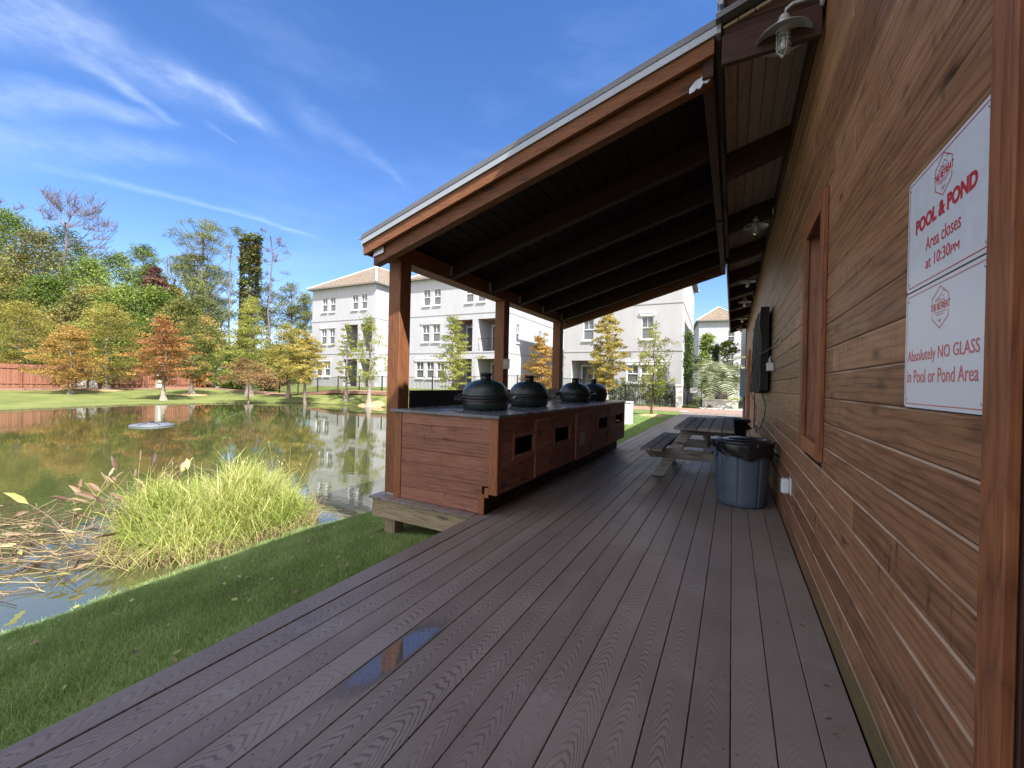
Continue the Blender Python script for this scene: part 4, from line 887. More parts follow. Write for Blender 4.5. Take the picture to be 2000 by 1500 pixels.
C1 = trash_can(M['blueplastic']); C1.location = (.105, 5.14, 0); C1.rotation_euler.z = radians(196)
tag(C1, 'grey-blue ribbed trash can with a black lid, in front of the picnic table', 'trash can', 'trash cans by the clubhouse wall')
mb = MB()
def bagf(th, z): return 1+.012*sin(th*9+z*40)+.010*sin(th*17+1)+.008*sin(th*31+z*90)
prof = [(.264, .672), (.296, .678), (.300, .66), (.297, .62), (.294, .58), (.291, .53), (.288, .50)]
mb = MB(); V = []; n_ = 72
for i, (r_, z_) in enumerate(prof):
    for k in range(n_):
        th = 2*pi*k/n_; dz = (sin(th*3+.8)*.03+sin(th*7)*.012) if i >= 5 else 0; rr_ = r_*bagf(th, z_); V.append((rr_*cos(th), rr_*sin(th), z_+dz+(.05*max(0, cos(th-radians(50))) if i >= 5 else 0)))
F = [(i*n_+k, i*n_+(k+1) % n_, (i+1)*n_+(k+1) % n_, (i+1)*n_+k) for i in range(len(prof)-1) for k in range(n_)]
mb.add(V, F, smooth=True); bag = mb.build('bin_bag', M['blackplastic']); bag.parent = C1
C2 = trash_can(M['blackplastic']); C2.location = (-.02, 8.45, 0); C2.rotation_euler.z = radians(160)
tag(C2, 'black trash can with a flat lid beyond the far end of the picnic table', 'trash can', 'trash cans by the clubhouse wall')

# ------------------------------------------------------------------ things on the wall
def wbox(mb, y0, y1, z0, z1, t, **k): mb.b2((WX-t, y0, z0), (WX-.001, y1, z1), **k)
R = empty('outlet_cover', (WX, 4.15, .40), 0, 'clear bubble cover over an outlet low on the siding beside the grey-blue trash can', 'outlet')
mb = MB(); wbox(mb, 4.09, 4.21, .375, .51, .008, ch=.003); o = mb.build('back_plate', M['white'], R); o.matrix_parent_inverse = Matrix.Translation((-WX, -4.15, -.40))
mb = MB(); prof = []
mb.box((WX-.040, 4.15, .44), (.062, .095, .125), ch=.018); o = mb.build('bubble_cover', plain('frosted_clear_plastic', (.62, .66, .68), rough=.2, var=.05), R); o.matrix_parent_inverse = Matrix.Translation((-WX, -4.15, -.40))
mb = MB(); wbox(mb, 9.5, 9.61, .38, .53, .045, ch=.006); o = mb.build('outlet_box', M['paper']); tag(o, 'small weathered outlet box low on the wall where the black cable ends', 'outlet')
mb = MB(); wbox(mb, 5.26, 5.33, 1.74, 1.86, .007, ch=.003); mb.b2((WX-.012, 5.28, 1.77), (WX-.0075, 5.31, 1.83), ch=.002); o = mb.build('outlet_plate', M['paper']); tag(o, 'beige outlet plate on the siding between the tall window and the covered screen', 'outlet')
mb = MB(); wbox(mb, 6.02, 6.14, 1.48, 1.585, .075, ch=.008); mb.tube([(WX-.04, 6.08, 1.585), (WX-.045, 6.08, 1.63), (WX-.03, 6.10, 1.66)], .012, 8); o = mb.build('junction_box', M['white']); tag(o, 'small white junction box beside the near lower edge of the covered screen', 'junction box')
R = empty('covered_screen', (WX, 7.6, 1.8), 0, 'wall-mounted outdoor screen wrapped in a creased black cloth cover', 'television')
def cv(o): o.parent = R; o.matrix_parent_inverse = Matrix.Translation((-WX, -7.6, -1.8)); return o
ny, nz = 46, 34; V = []; F = []
def cov(u_, w_):                                     # u along the wall 0..1, w up 0..1
    y = 6.50+u_*2.35; z = 1.235+w_*1.13+(-.05*sin(u_*pi)-.02*sin(u_*9))*(1-w_)
    x = WX-.125-.05*(1-w_)*sin(u_*pi)+.012*sin(u_*23+w_*5)*(1-w_*.6)+.008*sin(u_*51-w_*9)+.012*sin(w_*14+u_*8)*(.4+.6*sin(u_*pi))
    return (x, y, z)
for i in range(ny+1):
    for j in range(nz+1): V.append(cov(i/ny, j/nz))
F = [(i*(nz+1)+j, i*(nz+1)+j+1, (i+1)*(nz+1)+j+1, (i+1)*(nz+1)+j) for i in range(ny) for j in range(nz)]
mb = MB(); mb.add(V, F, smooth=True)
for i in (0, ny):                                    # side gussets, top and bottom returns
    P0 = [cov(i/ny, j/nz) for j in range(nz+1)]; mb.add(P0+[(WX-.03, p[1], p[2]) for p in P0], [(j, j+1, j+2+nz, j+1+nz) for j in range(nz)])
for j in (0, nz):
    P0 = [cov(i/ny, j/nz) for i in range(ny+1)]; mb.add(P0+[(WX-.03, p[1], p[2]) for p in P0], [(i, i+1, i+2+ny, i+1+ny) for i in range(ny)])
cv(mb.build('cloth_cover', M['cloth']))
mb = MB(); mb.b2((WX-.12, 6.56, 1.29), (WX-.06, 8.78, 2.32)); cv(mb.build('screen', M['black']))
mb = MB(); mb.b2((WX-.058, 7.2, 1.6), (WX-.001, 8.1, 2.1)); cv(mb.build('wall_bracket', M['black']))
mb = MB(); mb.tube([(WX-.03, 8.9, 2.45), (WX-.09, 8.98, 2.3), (WX-.13, 9.0, 1.9), (WX-.10, 8.95, 1.4), (WX-.05, 8.9, 1.25)], .012, 6); cv(mb.build('edge_pole', M['black']))
def cable(pts, label):
    P = [Vector(p) for p in pts]; Q = []
    for i in range(len(P)-1):
        p0, p1, p2, p3 = P[max(0, i-1)], P[i], P[i+1], P[min(len(P)-1, i+2)]
        for k in range(8): t = k/8; Q.append(.5*((2*p1)+(-p0+p2)*t+(2*p0-5*p1+4*p2-p3)*t*t+(-p0+3*p1-3*p2+p3)*t**3))
    Q.append(P[-1]); mb = MB(); mb.tube(Q, .006, 6); o = mb.build('cable', M['rubber']); tag(o, label, 'cable')
cable([(WX-.02, 5.30, 1.80), (WX-.06, 5.8, 1.74), (WX-.17, 6.6, 1.68), (WX-.20, 7.2, 1.5), (WX-.19, 7.9, 1.25), (WX-.06, 8.7, .9), (WX-.05, 9.45, .52), (WX-.04, 9.5, .47)], 'black cable looping from the beige outlet plate across the covered screen')
cable([(WX-.06, 6.10, 1.60), (WX-.10, 6.6, 1.5), (WX-.10, 6.7, 1.25), (WX-.02, 7.0, 1.0), (WX-.012, 7.8, .70), (WX-.02, 9.0, .48), (WX-.05, 9.52, .45)], 'thin black cable hanging down the siding from the white junction box')
mb = MB(); mb.b2((WX-.22, 15.9, .95), (WX-.001, 16.5, 1.90), ch=.01); mb.tube([(WX-.1, 16.2, .95), (WX-.1, 16.2, .0)], .03, 8); mb.b2((WX-.226, 15.95, 1.0), (WX-.221, 16.45, 1.85), ch=.002); o = mb.build('electrical_cabinet', M['greybox']); tag(o, 'blue-grey electrical cabinet on the far end of the timber wall', 'electrical cabinet')
mb = MB(); mb.b2((-2.12-.20, 22.3, -.02), (-1.93, 22.5, .012), ch=.004); o = mb.build('paving_slab', M['stonecap']); tag(o, 'small pale slab lying at the far left corner of the deck', 'slab')

# ------------------------------------------------------------------ white stucco houses
GB = 0.50
def house(P0, P1, depth, label, wins, voids, L0=None, eave=10.2, rise=3.0, mat='stucco', sidewins=(), base=GB, bands=(3.70, 6.98), right_void=None, group='three-storey white stucco houses'):
    P0, P1 = Vector((*P0, 0)), Vector((*P1, 0)); L = (P1-P0).length; kf = L/L0 if L0 else 1.0; wins = [(w[0]*kf, w[1]*kf, *w[2:]) for w in wins]; voids = [(w[0]*kf, w[1]*kf, *w[2:]) for w in voids]; u = (P1-P0)/L; nn = Vector((-u.y, u.x, 0))
    root = empty('stucco_house', (P0.x, P0.y, base), atan2(u.y, u.x), label, 'house', group)
    # everything below is in the local frame: x along the facade, y into the house, z up from the base
    E = eave-base; T = .25
    def sheet(mb, W_, H_, holes, y, flip=False, axis=None, d=None):
        xs_ = sorted({0, W_, *[h[0] for h in holes], *[h[1] for h in holes]}); zs_ = sorted({0, H_, *[h[2] for h in holes], *[h[3] for h in holes]})
        def T_(a, b, c): return (a, y+b, c) if axis is None else (axis+(-b if flip else b), a, c)
        for a0, a1 in zip(xs_[:-1], xs_[1:]):
            for c0, c1 in zip(zs_[:-1], zs_[1:]):
                cx, cz = (a0+a1)/2, (c0+c1)/2
                if any(h[0] < cx < h[1] and h[2] < cz < h[3] for h in holes): continue
                mb.quad([T_(a0, 0, c0), T_(a1, 0, c0), T_(a1, 0, c1), T_(a0, 0, c1)], rnd=.5)
        for a0, a1, c0, c1 in holes:
            dd = d or .12
            for q in ([(a0, c0), (a0, c1)], [(a1, c1), (a1, c0)], [(a0, c1), (a1, c1)], [(a1, c0), (a0, c0)]):
                mb.quad([T_(q[0][0], 0, q[0][1]), T_(q[1][0], 0, q[1][1]), T_(q[1][0], dd, q[1][1]), T_(q[0][0], dd, q[0][1])], rnd=.5)
    zb = lambda z: z-base
    wh = [(a, b, zb(c), zb(d)) for a, b, c, d, *_ in wins]; vh = [(a, b, zb(c), zb(d)) for a, b, c, d, *_ in voids]
    mb = MB(); sheet(mb, L, E, wh+vh, 0, d=.12)
    for a, b, c, d in vh:                            # deep porches and balconies
        D_ = 2.3
        mb.quad([(a, .12, c), (a, D_, c), (a, D_, d), (a, .12, d)]); mb.quad([(b, .12, c), (b, D_, c), (b, D_, d), (b, .12, d)])
        mb.quad([(a, .12, c), (b, .12, c), (b, D_, c), (a, D_, c)]); mb.quad([(a, D_, c), (b, D_, c), (b, D_, d), (a, D_, d)])
    sw = [(a, b, zb(c), zb(d)) for a, b, c, d in sidewins]
    sheet(mb, depth, E, sw, 0, flip=True, axis=L, d=.12)
    mb.quad([(0, 0, 0), (0, depth, 0), (0, depth, E), (0, 0, E)]); mb.quad([(0, depth, 0), (L, depth, 0), (L, depth, E), (0, depth, E)])
    mb.quad([(0, 0, -1.2), (L, 0, -1.2), (L, 0, 0), (0, 0, 0)]); mb.quad([(L, 0, -1.2), (L, depth, -1.2), (L, depth, 0), (L, 0, 0)]); mb.quad([(0, 0, -1.2), (0, depth, -1.2), (0, depth, 0), (0, 0, 0)])
    mb.build('wall', M[mat], root)
    mb = MB()
    for z in bands:
        segs = [(0, L)]
        mb.b2((-.03, -.028, zb(z)-.035), (L+.03, -.002, zb(z)+.035)); mb.b2((L+.002, -.002, zb(z)-.035), (L+.028, depth, zb(z)+.035))
    mb.build('string_course', M['band'], root)
    for a, b, c, d in vh:
        mb = MB(); mb.quad([(a+.002, .13, d-.004), (b-.002, .13, d-.004), (b-.002, 2.29, d-.004), (a+.002, 2.29, d-.004)]); mb.build('porch_ceiling', M['cedar'], root)
    def window(x0, x1, z0, z1, lintel=False, side=False):
        def B(mb, a, b, c0, c1, z_0, z_1):           # a,b along; c depth (negative = proud)
            if side: mb.b2((L-c1, a, z_0), (L-c0, b, z_1))
            else: mb.b2((a, c0, z_0), (b, c1, z_1))
        f = .055; mb = MB()
        B(mb, x0, x0+f, .03, .10, z0, z1); B(mb, x1-f, x1, .03, .10, z0, z1); B(mb, x0+f, x1-f, .03, .10, z1-f, z1); B(mb, x0+f, x1-f, .03, .10, z0, z0+f)
        zm = z0+(z1-z0)*.50; B(mb, x0+f, x1-f, .035, .095, zm-.03, zm+.03); xm = (x0+x1)/2; B(mb, xm-.012, xm+.012, .045, .09, zm+.03, z1-f)
        B(mb, x0-.06, x1+.06, -.09, -.002, z0-.10, z0-.012)
        if lintel: B(mb, x0-.11, x1+.11, -.07, -.002, z1+.02, z1+.20); B(mb, x0-.14, x1+.14, -.10, -.002, z1+.201, z1+.24)
        w_ = mb.build('window', M['whitetrim'], root)
        mb = MB(); B(mb, x0+f, x1-f, .085, .095, z0+f, z1-f); mb.build('pane', M['glass'], w_)
    for w_ in wins: window(w_[0], w_[1], zb(w_[2]), zb(w_[3]), lintel=len(w_) > 4)
    for w_ in sidewins: window(w_[0], w_[1], zb(w_[2]), zb(w_[3]), side=True)
    for v in voids:                                  # glazed doors at the back of each porch, railing upstairs
        a, b, c, d = v[0], v[1], zb(v[2]), zb(v[3]); y = 2.29; h = min(d-.35, c+2.35)
        mb = MB(); x0, x1 = a+.15, b-.15; k = max(2, int((x1-x0)/.75)); st = (x1-x0)/k
        for q in range(k+1): mb.b2((x0+q*st-.05, y-.07, c+.02), (x0+q*st+.05, y-.01, h))
        mb.b2((x0-.05, y-.08, h), (x1+.05, y-.01, h+.12)); fr = mb.build('glazed_door', M['whitetrim'], root)
        mb = MB(); mb.b2((x0, y-.03, c+.02), (x1, y-.012, h-.01)); mb.build('pane', M['glass'], fr)
        mb = MB(); xm = (a+b)/2                      # ceiling fan
        mb.tube([(xm, 1.1, d-.01), (xm, 1.1, d-.28)], .02, 6)
        for q in range(4): mb.beam((xm, 1.1, d-.28), (xm+.6*cos(q*pi/2+.5), 1.1+.6*sin(q*pi/2+.5), d-.30), .12, .012)
        mb.build('ceiling_fan', M['black'], root)
        if v[2] > 2:
            mb = MB(); mb.b2((a, .02, c+1.02), (b, .055, c+1.06)); mb.b2((a, .025, c+.08), (b, .05, c+.11)); q = a+.06
            while q < b: mb.b2((q, .03, c+.11), (q+.014, .044, c+1.02)); q += .115
            mb.build('railing', M['black'], root)
            if b-a > 1.5:
                mb = MB(); mb.b2((a+.9, 1.0, c+.40), (a+1.35, 1.4, c+.46)); mb.b2((a+.9, 1.38, c+.46), (a+1.35, 1.42, c+.92))
                for dx in (.92, 1.31):
                    for dy in (1.02, 1.37): mb.b2((a+dx, dy, c), (a+dx+.03, dy+.03, c+.40))
                mb.build('balcony_chair', M['black'], root)
    o_ = .38; half = (L+2*o_)/2; mb = MB(); R0 = (L/2, -o_+half, E+rise+.12); R1 = (L/2, depth+o_-half, E+rise+.12); e = E+.10
    c = [(-o_, -o_, e), (L+o_, -o_, e), (L+o_, depth+o_, e), (-o_, depth+o_, e)]
    mb.add([*c, R0, R1], [(0, 1, 4), (1, 2, 5, 4), (2, 3, 5), (3, 0, 4, 5)]); 
    rf = mb.build('roof', M['tile'], root)
    mb = MB()
    for a, b in ((c[0], R0), (c[1], R0), (R0, R1), (c[2], R1), (c[3], R1)): mb.beam(Vector(a)+Vector((0, 0, .03)), Vector(b)+Vector((0, 0, .03)), .17, .09)
    mb.build('ridge_cap', M['stonecap'], rf)
    mb = MB(); mb.b2((-o_, -o_, e-.13), (L+o_, -o_+.04, e-.005)); mb.b2((L+o_-.04, -o_+.041, e-.13), (L+o_, depth+o_, e-.005)); mb.b2((-o_, -o_+.041, e-.13), (-o_+.04, depth+o_, e-.005))
    mb.quad([(-o_+.041, -o_+.041, e-.11), (L+o_-.041, -o_+.041, e-.11), (L+o_-.041, depth+o_-.04, e-.11), (-o_+.041, depth+o_-.04, e-.11)])
    mb.build('eaves', plain('grey_eaves', (.20, .185, .17), rough=.7, var=.05) if 'grey_eaves' not in bpy.data.materials else bpy.data.materials['grey_eaves'], root)
    return root
def hfit(P0, P1, sl=.035):                       # facade line turned a little towards the deck axis, right corner kept
    m = (P1[1]-P0[1])/(P1[0]-P0[0]); k = P0[0]/P0[1]; y = (P1[1]-sl*P1[0])/(1-sl*k); return (y*k, y), P1
HA = hfit((-37.2, 26.6), (-29.35, 27.5)); HB = hfit((-25.6, 27.6), (-16.1, 28.62)); HC = hfit((-11.1, 28.62), (-3.05, 29.8))
w3 = (7.89, 9.37); w2 = (4.67, 6.24); w1 = (1.48, 2.96)
house(*HA, 15, 'leftmost white stucco house with brown hip roof, left of the near cedar post',
      [(1.28, 1.99, *w3), (2.33, 3.04, *w3), (5.10, 5.82, *w3), (6.18, 6.89, *w3), (1.26, 1.97, *w2, 1), (2.31, 3.03, *w2, 1), (.75, 1.46, *w1, 1), (1.78, 2.49, *w1, 1)],
      [(4.2, 5.85, 3.9, 6.48), (6.15, 7.55, 3.9, 6.48), (4.2, 5.85, .52, 3.17), (6.15, 7.55, .52, 3.17)], L0=7.90)
house(*HB, 26, 'long white stucco house with balconies, seen between the near and middle cedar posts',
      [(1.70, 2.44, *w3), (2.79, 3.51, *w3), (5.93, 6.66, *w3), (7.02, 7.75, *w3), (1.66, 2.43, *w2, 1), (2.72, 3.51, *w2, 1), (1.09, 1.90, *w1, 1), (2.17, 2.96, *w1, 1), (3.22, 4.00, *w1, 1)],
      [(4.62, 6.62, 3.80, 6.47), (7.10, 9.10, 3.80, 6.47), (4.62, 6.62, .52, 3.17), (7.10, 9.10, .52, 3.17)],
      L0=9.55, sidewins=[(2.0, 2.7, *w2), (7.0, 7.7, *w2), (8.2, 8.9, *w2), (12, 12.7, *w2)])
house(*HC, 15.5, 'pale stucco house behind the hedge',
      [(1.45, 2.25, 4.55, 6.14, 1), (5.53, 6.34, 4.52, 6.13, 1), (4.62, 5.40, 1.46, 2.71, 1), (5.55, 6.45, 1.46, 2.71, 1), (6.55, 7.30, 1.46, 2.71, 1)],
      [(.62, 3.75, .52, 3.04)], L0=8.14, eave=10.85, mat='stucco2', base=.15)
house((-4.2, 61.4), (1.0, 62.2), 12, 'farthest small stucco house with a brown roof, seen beside the clubhouse eave',
      [(3.55, 4.35, 7.3, 8.9), (3.55, 4.35, 4.2, 5.8)], [], rise=2.2)
house((1.45, 30.2), (9.6, 30.6), 16, 'pale stucco house standing behind the timber clubhouse', [(1.4, 2.2, *w3), (5.5, 6.3, *w3)], [], mat='stucco2', eave=11.6, group='three-storey white stucco houses')

# ------------------------------------------------------------------ fences
def wood_fence(pts, label):
    root = empty('wood_fence', (*pts[0], gz(*pts[0])), 0, label, 'fence')
    P0 = Vector((*pts[0], gz(*pts[0]))); mbs = [MB(), MB()]
    for (a, b) in zip(pts[:-1], pts[1:]):
        a, b = Vector((*a, 0)), Vector((*b, 0)); L = (b-a).length; d = (b-a)/L; k = int(L/.145)
        ang = Matrix.Rotation(atan2(d.y, d.x), 3, 'Z')
        for i in range(k):
            p = a+d*(i+.5)*.145; z = gz(p.x, p.y); h = 1.78+random.uniform(-.012, .012); off = Vector((-d.y, d.x, 0))*(.02 if i % 2 else 0)
            mbs[0].box((p.x-P0.x+off.x, p.y-P0.y+off.y, z-P0.z+h/2+.03), (.132, .018, h), rot=ang, rnd=random.random())
        for i in range(int(L/2.4)+1):
            p = a+d*min(L, i*2.4); z = gz(p.x, p.y); mbs[1].box((p.x-P0.x+d.y*.07, p.y-P0.y-d.x*.07, z-P0.z+.93), (.09, .09, 1.86), rot=ang)
        for hh in (.35, 1.5):
            mbs[1].beam((a.x-P0.x+d.y*.04, a.y-P0.y-d.x*.04, gz(a.x, a.y)-P0.z+hh), (b.x-P0.x+d.y*.04, b.y-P0.y-d.x*.04, gz(b.x, b.y)-P0.z+hh), .03, .085)
    mbs[0].build('pickets', M['fencewood'], root); mbs[1].build('rails', M['fencewood'], root)
wood_fence([(-47.0, -12), (-47.0, 22.6)], 'long reddish wooden privacy fence across the pond behind the autumn trees')
def metal_fence(pts, label, h=1.28):
    root = empty('metal_fence', (*pts[0], gz(*pts[0])), 0, label, 'fence'); P0 = Vector((*pts[0], gz(*pts[0]))); pk, ps, rl = MB(), MB(), MB()
    for (a, b) in zip(pts[:-1], pts[1:]):
        a, b = Vector((*a, 0)), Vector((*b, 0)); L = (b-a).length; d = (b-a)/L; k = int(L/.125)
        for i in range(k):
            p = a+d*(i+.5)*.125; z = gz(p.x, p.y)-P0.z; pk.b2((p.x-P0.x-.009, p.y-P0.y-.009, z+.06), (p.x-P0.x+.009, p.y-P0.y+.009, z+h-.03))
        j = int(L/2.2)
        for i in range(j+1):
            p = a+d*L*i/j; z = gz(p.x, p.y)-P0.z; ps.b2((p.x-P0.x-.035, p.y-P0.y-.035, z-.1), (p.x-P0.x+.035, p.y-P0.y+.035, z+h+.04))
            if i < j:
                q = a+d*L*(i+1)/j; z2 = gz(q.x, q.y)-P0.z
                for hh in (h-.03, .14): rl.beam((p.x-P0.x, p.y-P0.y, z+hh), (q.x-P0.x, q.y-P0.y, z2+hh), .034, .034)
    pk.build('pickets', M['black'], root); ps.build('posts', M['black'], root); rl.build('rails', M['black'], root)
metal_fence([(-46.4, 23.1), (-43.5, 23.6), (-38, 23.9), (-26, 25.2), (-16.6, 26.9)], 'black metal picket fence along the far bank in front of the two left houses')
metal_fence([(-16.5, 26.9), (-9.2, 27.1), (-3.2, 27.4)], 'black metal picket fence in front of the clipped hedge', h=1.32)
FZ = -.03
def pillar(x, y, w_, h, label, z=None):
    z = gz(x, y) if z is None else z; root = empty('masonry_pillar', (x, y, z), 0.05, label, 'pillar'); mb = MB(); mb.b2((-w_/2, -w_/2, -.2), (w_/2, w_/2, h), ch=.01); mb.build('shaft', M['stonecap'], root)
    mb = MB(); mb.b2((-w_/2-.04, -w_/2-.04, h+.001), (w_/2+.04, w_/2+.04, h+.09), ch=.015); mb.build('cap', M['stonecap'], root)
pillar(-2.93, 27.5, .34, 1.30, 'pale masonry gate pillar at the right end of the hedge', FZ)
pillar(-46.9, 23.0, .55, 2.6, 'tall white masonry pillar where the wooden fence meets the black metal fence')
pillar(-46.75, 18.0, .5, 2.0, 'white masonry pillar set in the wooden fence behind the rust-coloured tree')
pillar(-46.75, 13.5, .42, 1.9, 'white masonry pillar in the wooden fence between the orange and olive trees')
pillar(-46.75, 12.8, .42, 1.9, 'left one of the two white masonry pillars behind the orange tree')
GT = empty('metal_gate', (-2.70, 27.55, FZ), 0.06, 'black metal garden gate between the pillar and the low wall', 'gate')
mb = MB()
for q in range(9): mb.b2((.06+q*.11, -.008, .1), (.076+q*.11, .008, 1.22))
mb.build('pickets', M['black'], GT); mb = MB(); mb.b2((0, -.02, .06), (.045, .02, 1.3)); mb.b2((1.01, -.02, .06), (1.055, .02, 1.3)); mb.b2((.046, -.015, .09), (1.009, .015, .125)); mb.b2((.046, -.015, 1.18), (1.009, .015, 1.22)); mb.build('gate_frame', M['black'], GT)
mb = MB(); mb.b2((-2.30, 27.50, .88), (-1.86, 27.51, 1.19), ch=.002); o = mb.build('gate_sign', M['signwhite']); tag(o, 'white rectangular notice hung on the black metal gate', 'sign')
mb = MB()
for q in range(5): mb.b2((-2.28+q*.09, 27.4975, .90), (-2.275+q*.09, 27.499, 1.17))
mb.build('printed_lines', M['plaque'], o)
mb = MB(); mb.b2((-1.60, 27.5, -.2), (.32, 27.8, .46), ch=.01); mb.b2((-1.63, 27.47, .461), (.35, 27.83, .52), ch=.01); o = mb.build('low_wall', M['stonecap']); tag(o, 'low white masonry planter wall below the palm', 'wall')
mb = MB(); rr_ = random.Random(3)
for k in range(70):
    x, y = rr_.uniform(-1.7, .9), rr_.uniform(26.5, 27.4); s_ = rr_.uniform(.04, .11); mb.lathe([(0, -s_*.4), (s_*.8, -.2*s_), (s_, 0), (s_*.6, s_*.4), (0, s_*.5)], 6, (x, y, -.02), rnd=rr_.random())
o = mb.build('gravel', M['stonecap']); o['kind'] = 'stuff'; o['label'] = 'loose pale stones at the foot of the low wall'
# fountain float out on the pond
FT = at(297, 831, 1.0); d_ = ray(297, 831); t_ = (WZ-1.26)/d_[2]; fx, fy = d_[0]*t_, d_[1]*t_
FR = empty('fountain_float', (fx, fy, WZ), 0, 'round grey fountain float lying in the middle of the pond', 'fountain')
mb = MB(); mb.lathe([(0, -.05), (.60, -.05), (.68, .0), (.66, .05), (.50, .085), (.2, .11), (0, .11)], 36); mb.build('float_disc', M['fountain'], FR)
mb = MB(); mb.lathe([(0, .11), (.07, .11), (.05, .19), (0, .20)], 14)
for k in range(6): a = k*pi/3; mb.beam((.2*cos(a), .2*sin(a), .112), (.62*cos(a), .62*sin(a), .06), .03, .03)
mb.build('nozzle', M['blackplastic'], FR)

# ------------------------------------------------------------------ vegetation
def unit(n_, rg):
    v = rg.normal(size=(n_, 3)); return v/np.linalg.norm(v, axis=1)[:, None]
def leaves(name, C, tone, n_per, spread, size, mat, parent=None, rg=RG, asp=0.5, droop=0.0, flat=1.0, jit=0.35, hang=0.0):
    """leaf-sized diamond faces scattered round cluster centres C; tone 0..1 per cluster picks its colour"""
    K = len(C); tot = K*n_per; idx = np.repeat(np.arange(K), n_per); sp = spread[idx] if hasattr(spread, '__len__') and len(np.shape(spread)) else spread
    off = rg.normal(size=(tot, 3))*0.55; r_ = np.linalg.norm(off, axis=1)[:, None]; off = off/np.maximum(r_, 1e-6)*np.minimum(r_, 1.2)
    off[:, 2] *= flat; P = C[idx]+off*(sp[:, None] if hasattr(sp, '__len__') else sp)
    if hang: P[:, 2] -= np.abs(rg.normal(size=tot))*hang
    a = unit(tot, rg); a[:, 2] = a[:, 2]*(1-droop*.5)-droop; a /= np.linalg.norm(a, axis=1)[:, None]
    b = np.cross(a, unit(tot, rg)); b /= np.maximum(np.linalg.norm(b, axis=1)[:, None], 1e-6); s = size*rg.uniform(.6, 1.35, tot)[:, None]
    V = np.stack([P-a*s, P+b*s*asp, P+a*s, P-b*s*asp], 1).reshape(-1, 3); F = np.arange(tot*4).reshape(-1, 4)
    r = np.clip(tone[idx]+rg.normal(size=tot)*jit*.5, 0, 1); return fastmesh(name, V, F, r, mat, parent)
def trunk_limbs(mb, base, top, r0, tips, rg, wob=.03, flare=1.5, r_end=None, minr=.012, fork=.45, nseg=8, up=.25):
    base, top = Vector(base), Vector(top); H = (top-base).length; P = []; R_ = []
    for i in range(9):
        t = i/8; p = base.lerp(top, t)+Vector((rg.normal()*wob*H*.3*(0 < i), rg.normal()*wob*H*.3*(0 < i), 0)); P.append(p)
        f = 1+(flare-1)*math.exp(-t*14); R_.append(max((r_end if r_end is not None else r0*.25)*t+r0*(1-t), minr)*f)
    mb.tube(P, R_, nseg)
    for tip in tips:
        tip = Vector(tip); dz = tip.z-base.z; rel = min(.97, max(.12, (dz-(tip-P[-1]).xy.length*fork)/H)); k = rel*8; i = min(7, int(k)); s = P[i].lerp(P[i+1], k-i); rs = (R_[i]*(1-(k-i))+R_[i+1]*(k-i))*.45
        m1 = s.lerp(tip, .45)+Vector((rg.normal()*.05, rg.normal()*.05, -.0))*((tip-s).length)-Vector((0, 0, up*(tip-s).length*.35)); mb.tube([s, m1, tip], [max(rs, minr), max(rs*.55, minr*.8), minr*.5], 5)
def crown_pts(n_, rg, shape, cx, cy, z0, z1, rad, hollow=.5):
    out = []
    while len(out) < n_:
        t = rg.uniform(0, 1); a = rg.uniform(0, 2*pi)
        if shape == 'cone': w = (1-t)**.75*.95+.06
        elif shape == 'round': w = sqrt(max(0, 1-(2*t-1)**2))
        elif shape == 'egg': w = sqrt(max(0, 1-(2*t-1)**2))*(1.15-.45*t)
        elif shape == 'dome': w = sqrt(max(0, 1-t**2))
        elif shape == 'umbrella': w = sqrt(max(0, 1-t**2)); t = t*.9+.1
        elif shape == 'col': w = .9-.5*abs(t-.45)
        else: w = 1
        q = sqrt(rg.uniform(hollow**2, 1)); r_ = rad*w*q*(1+.18*math.sin(a*3+cx)+.12*math.sin(a*5+t*9)); out.append((cx+r_*cos(a), cy+r_*sin(a), z0+(z1-z0)*t))
    return np.array(out)
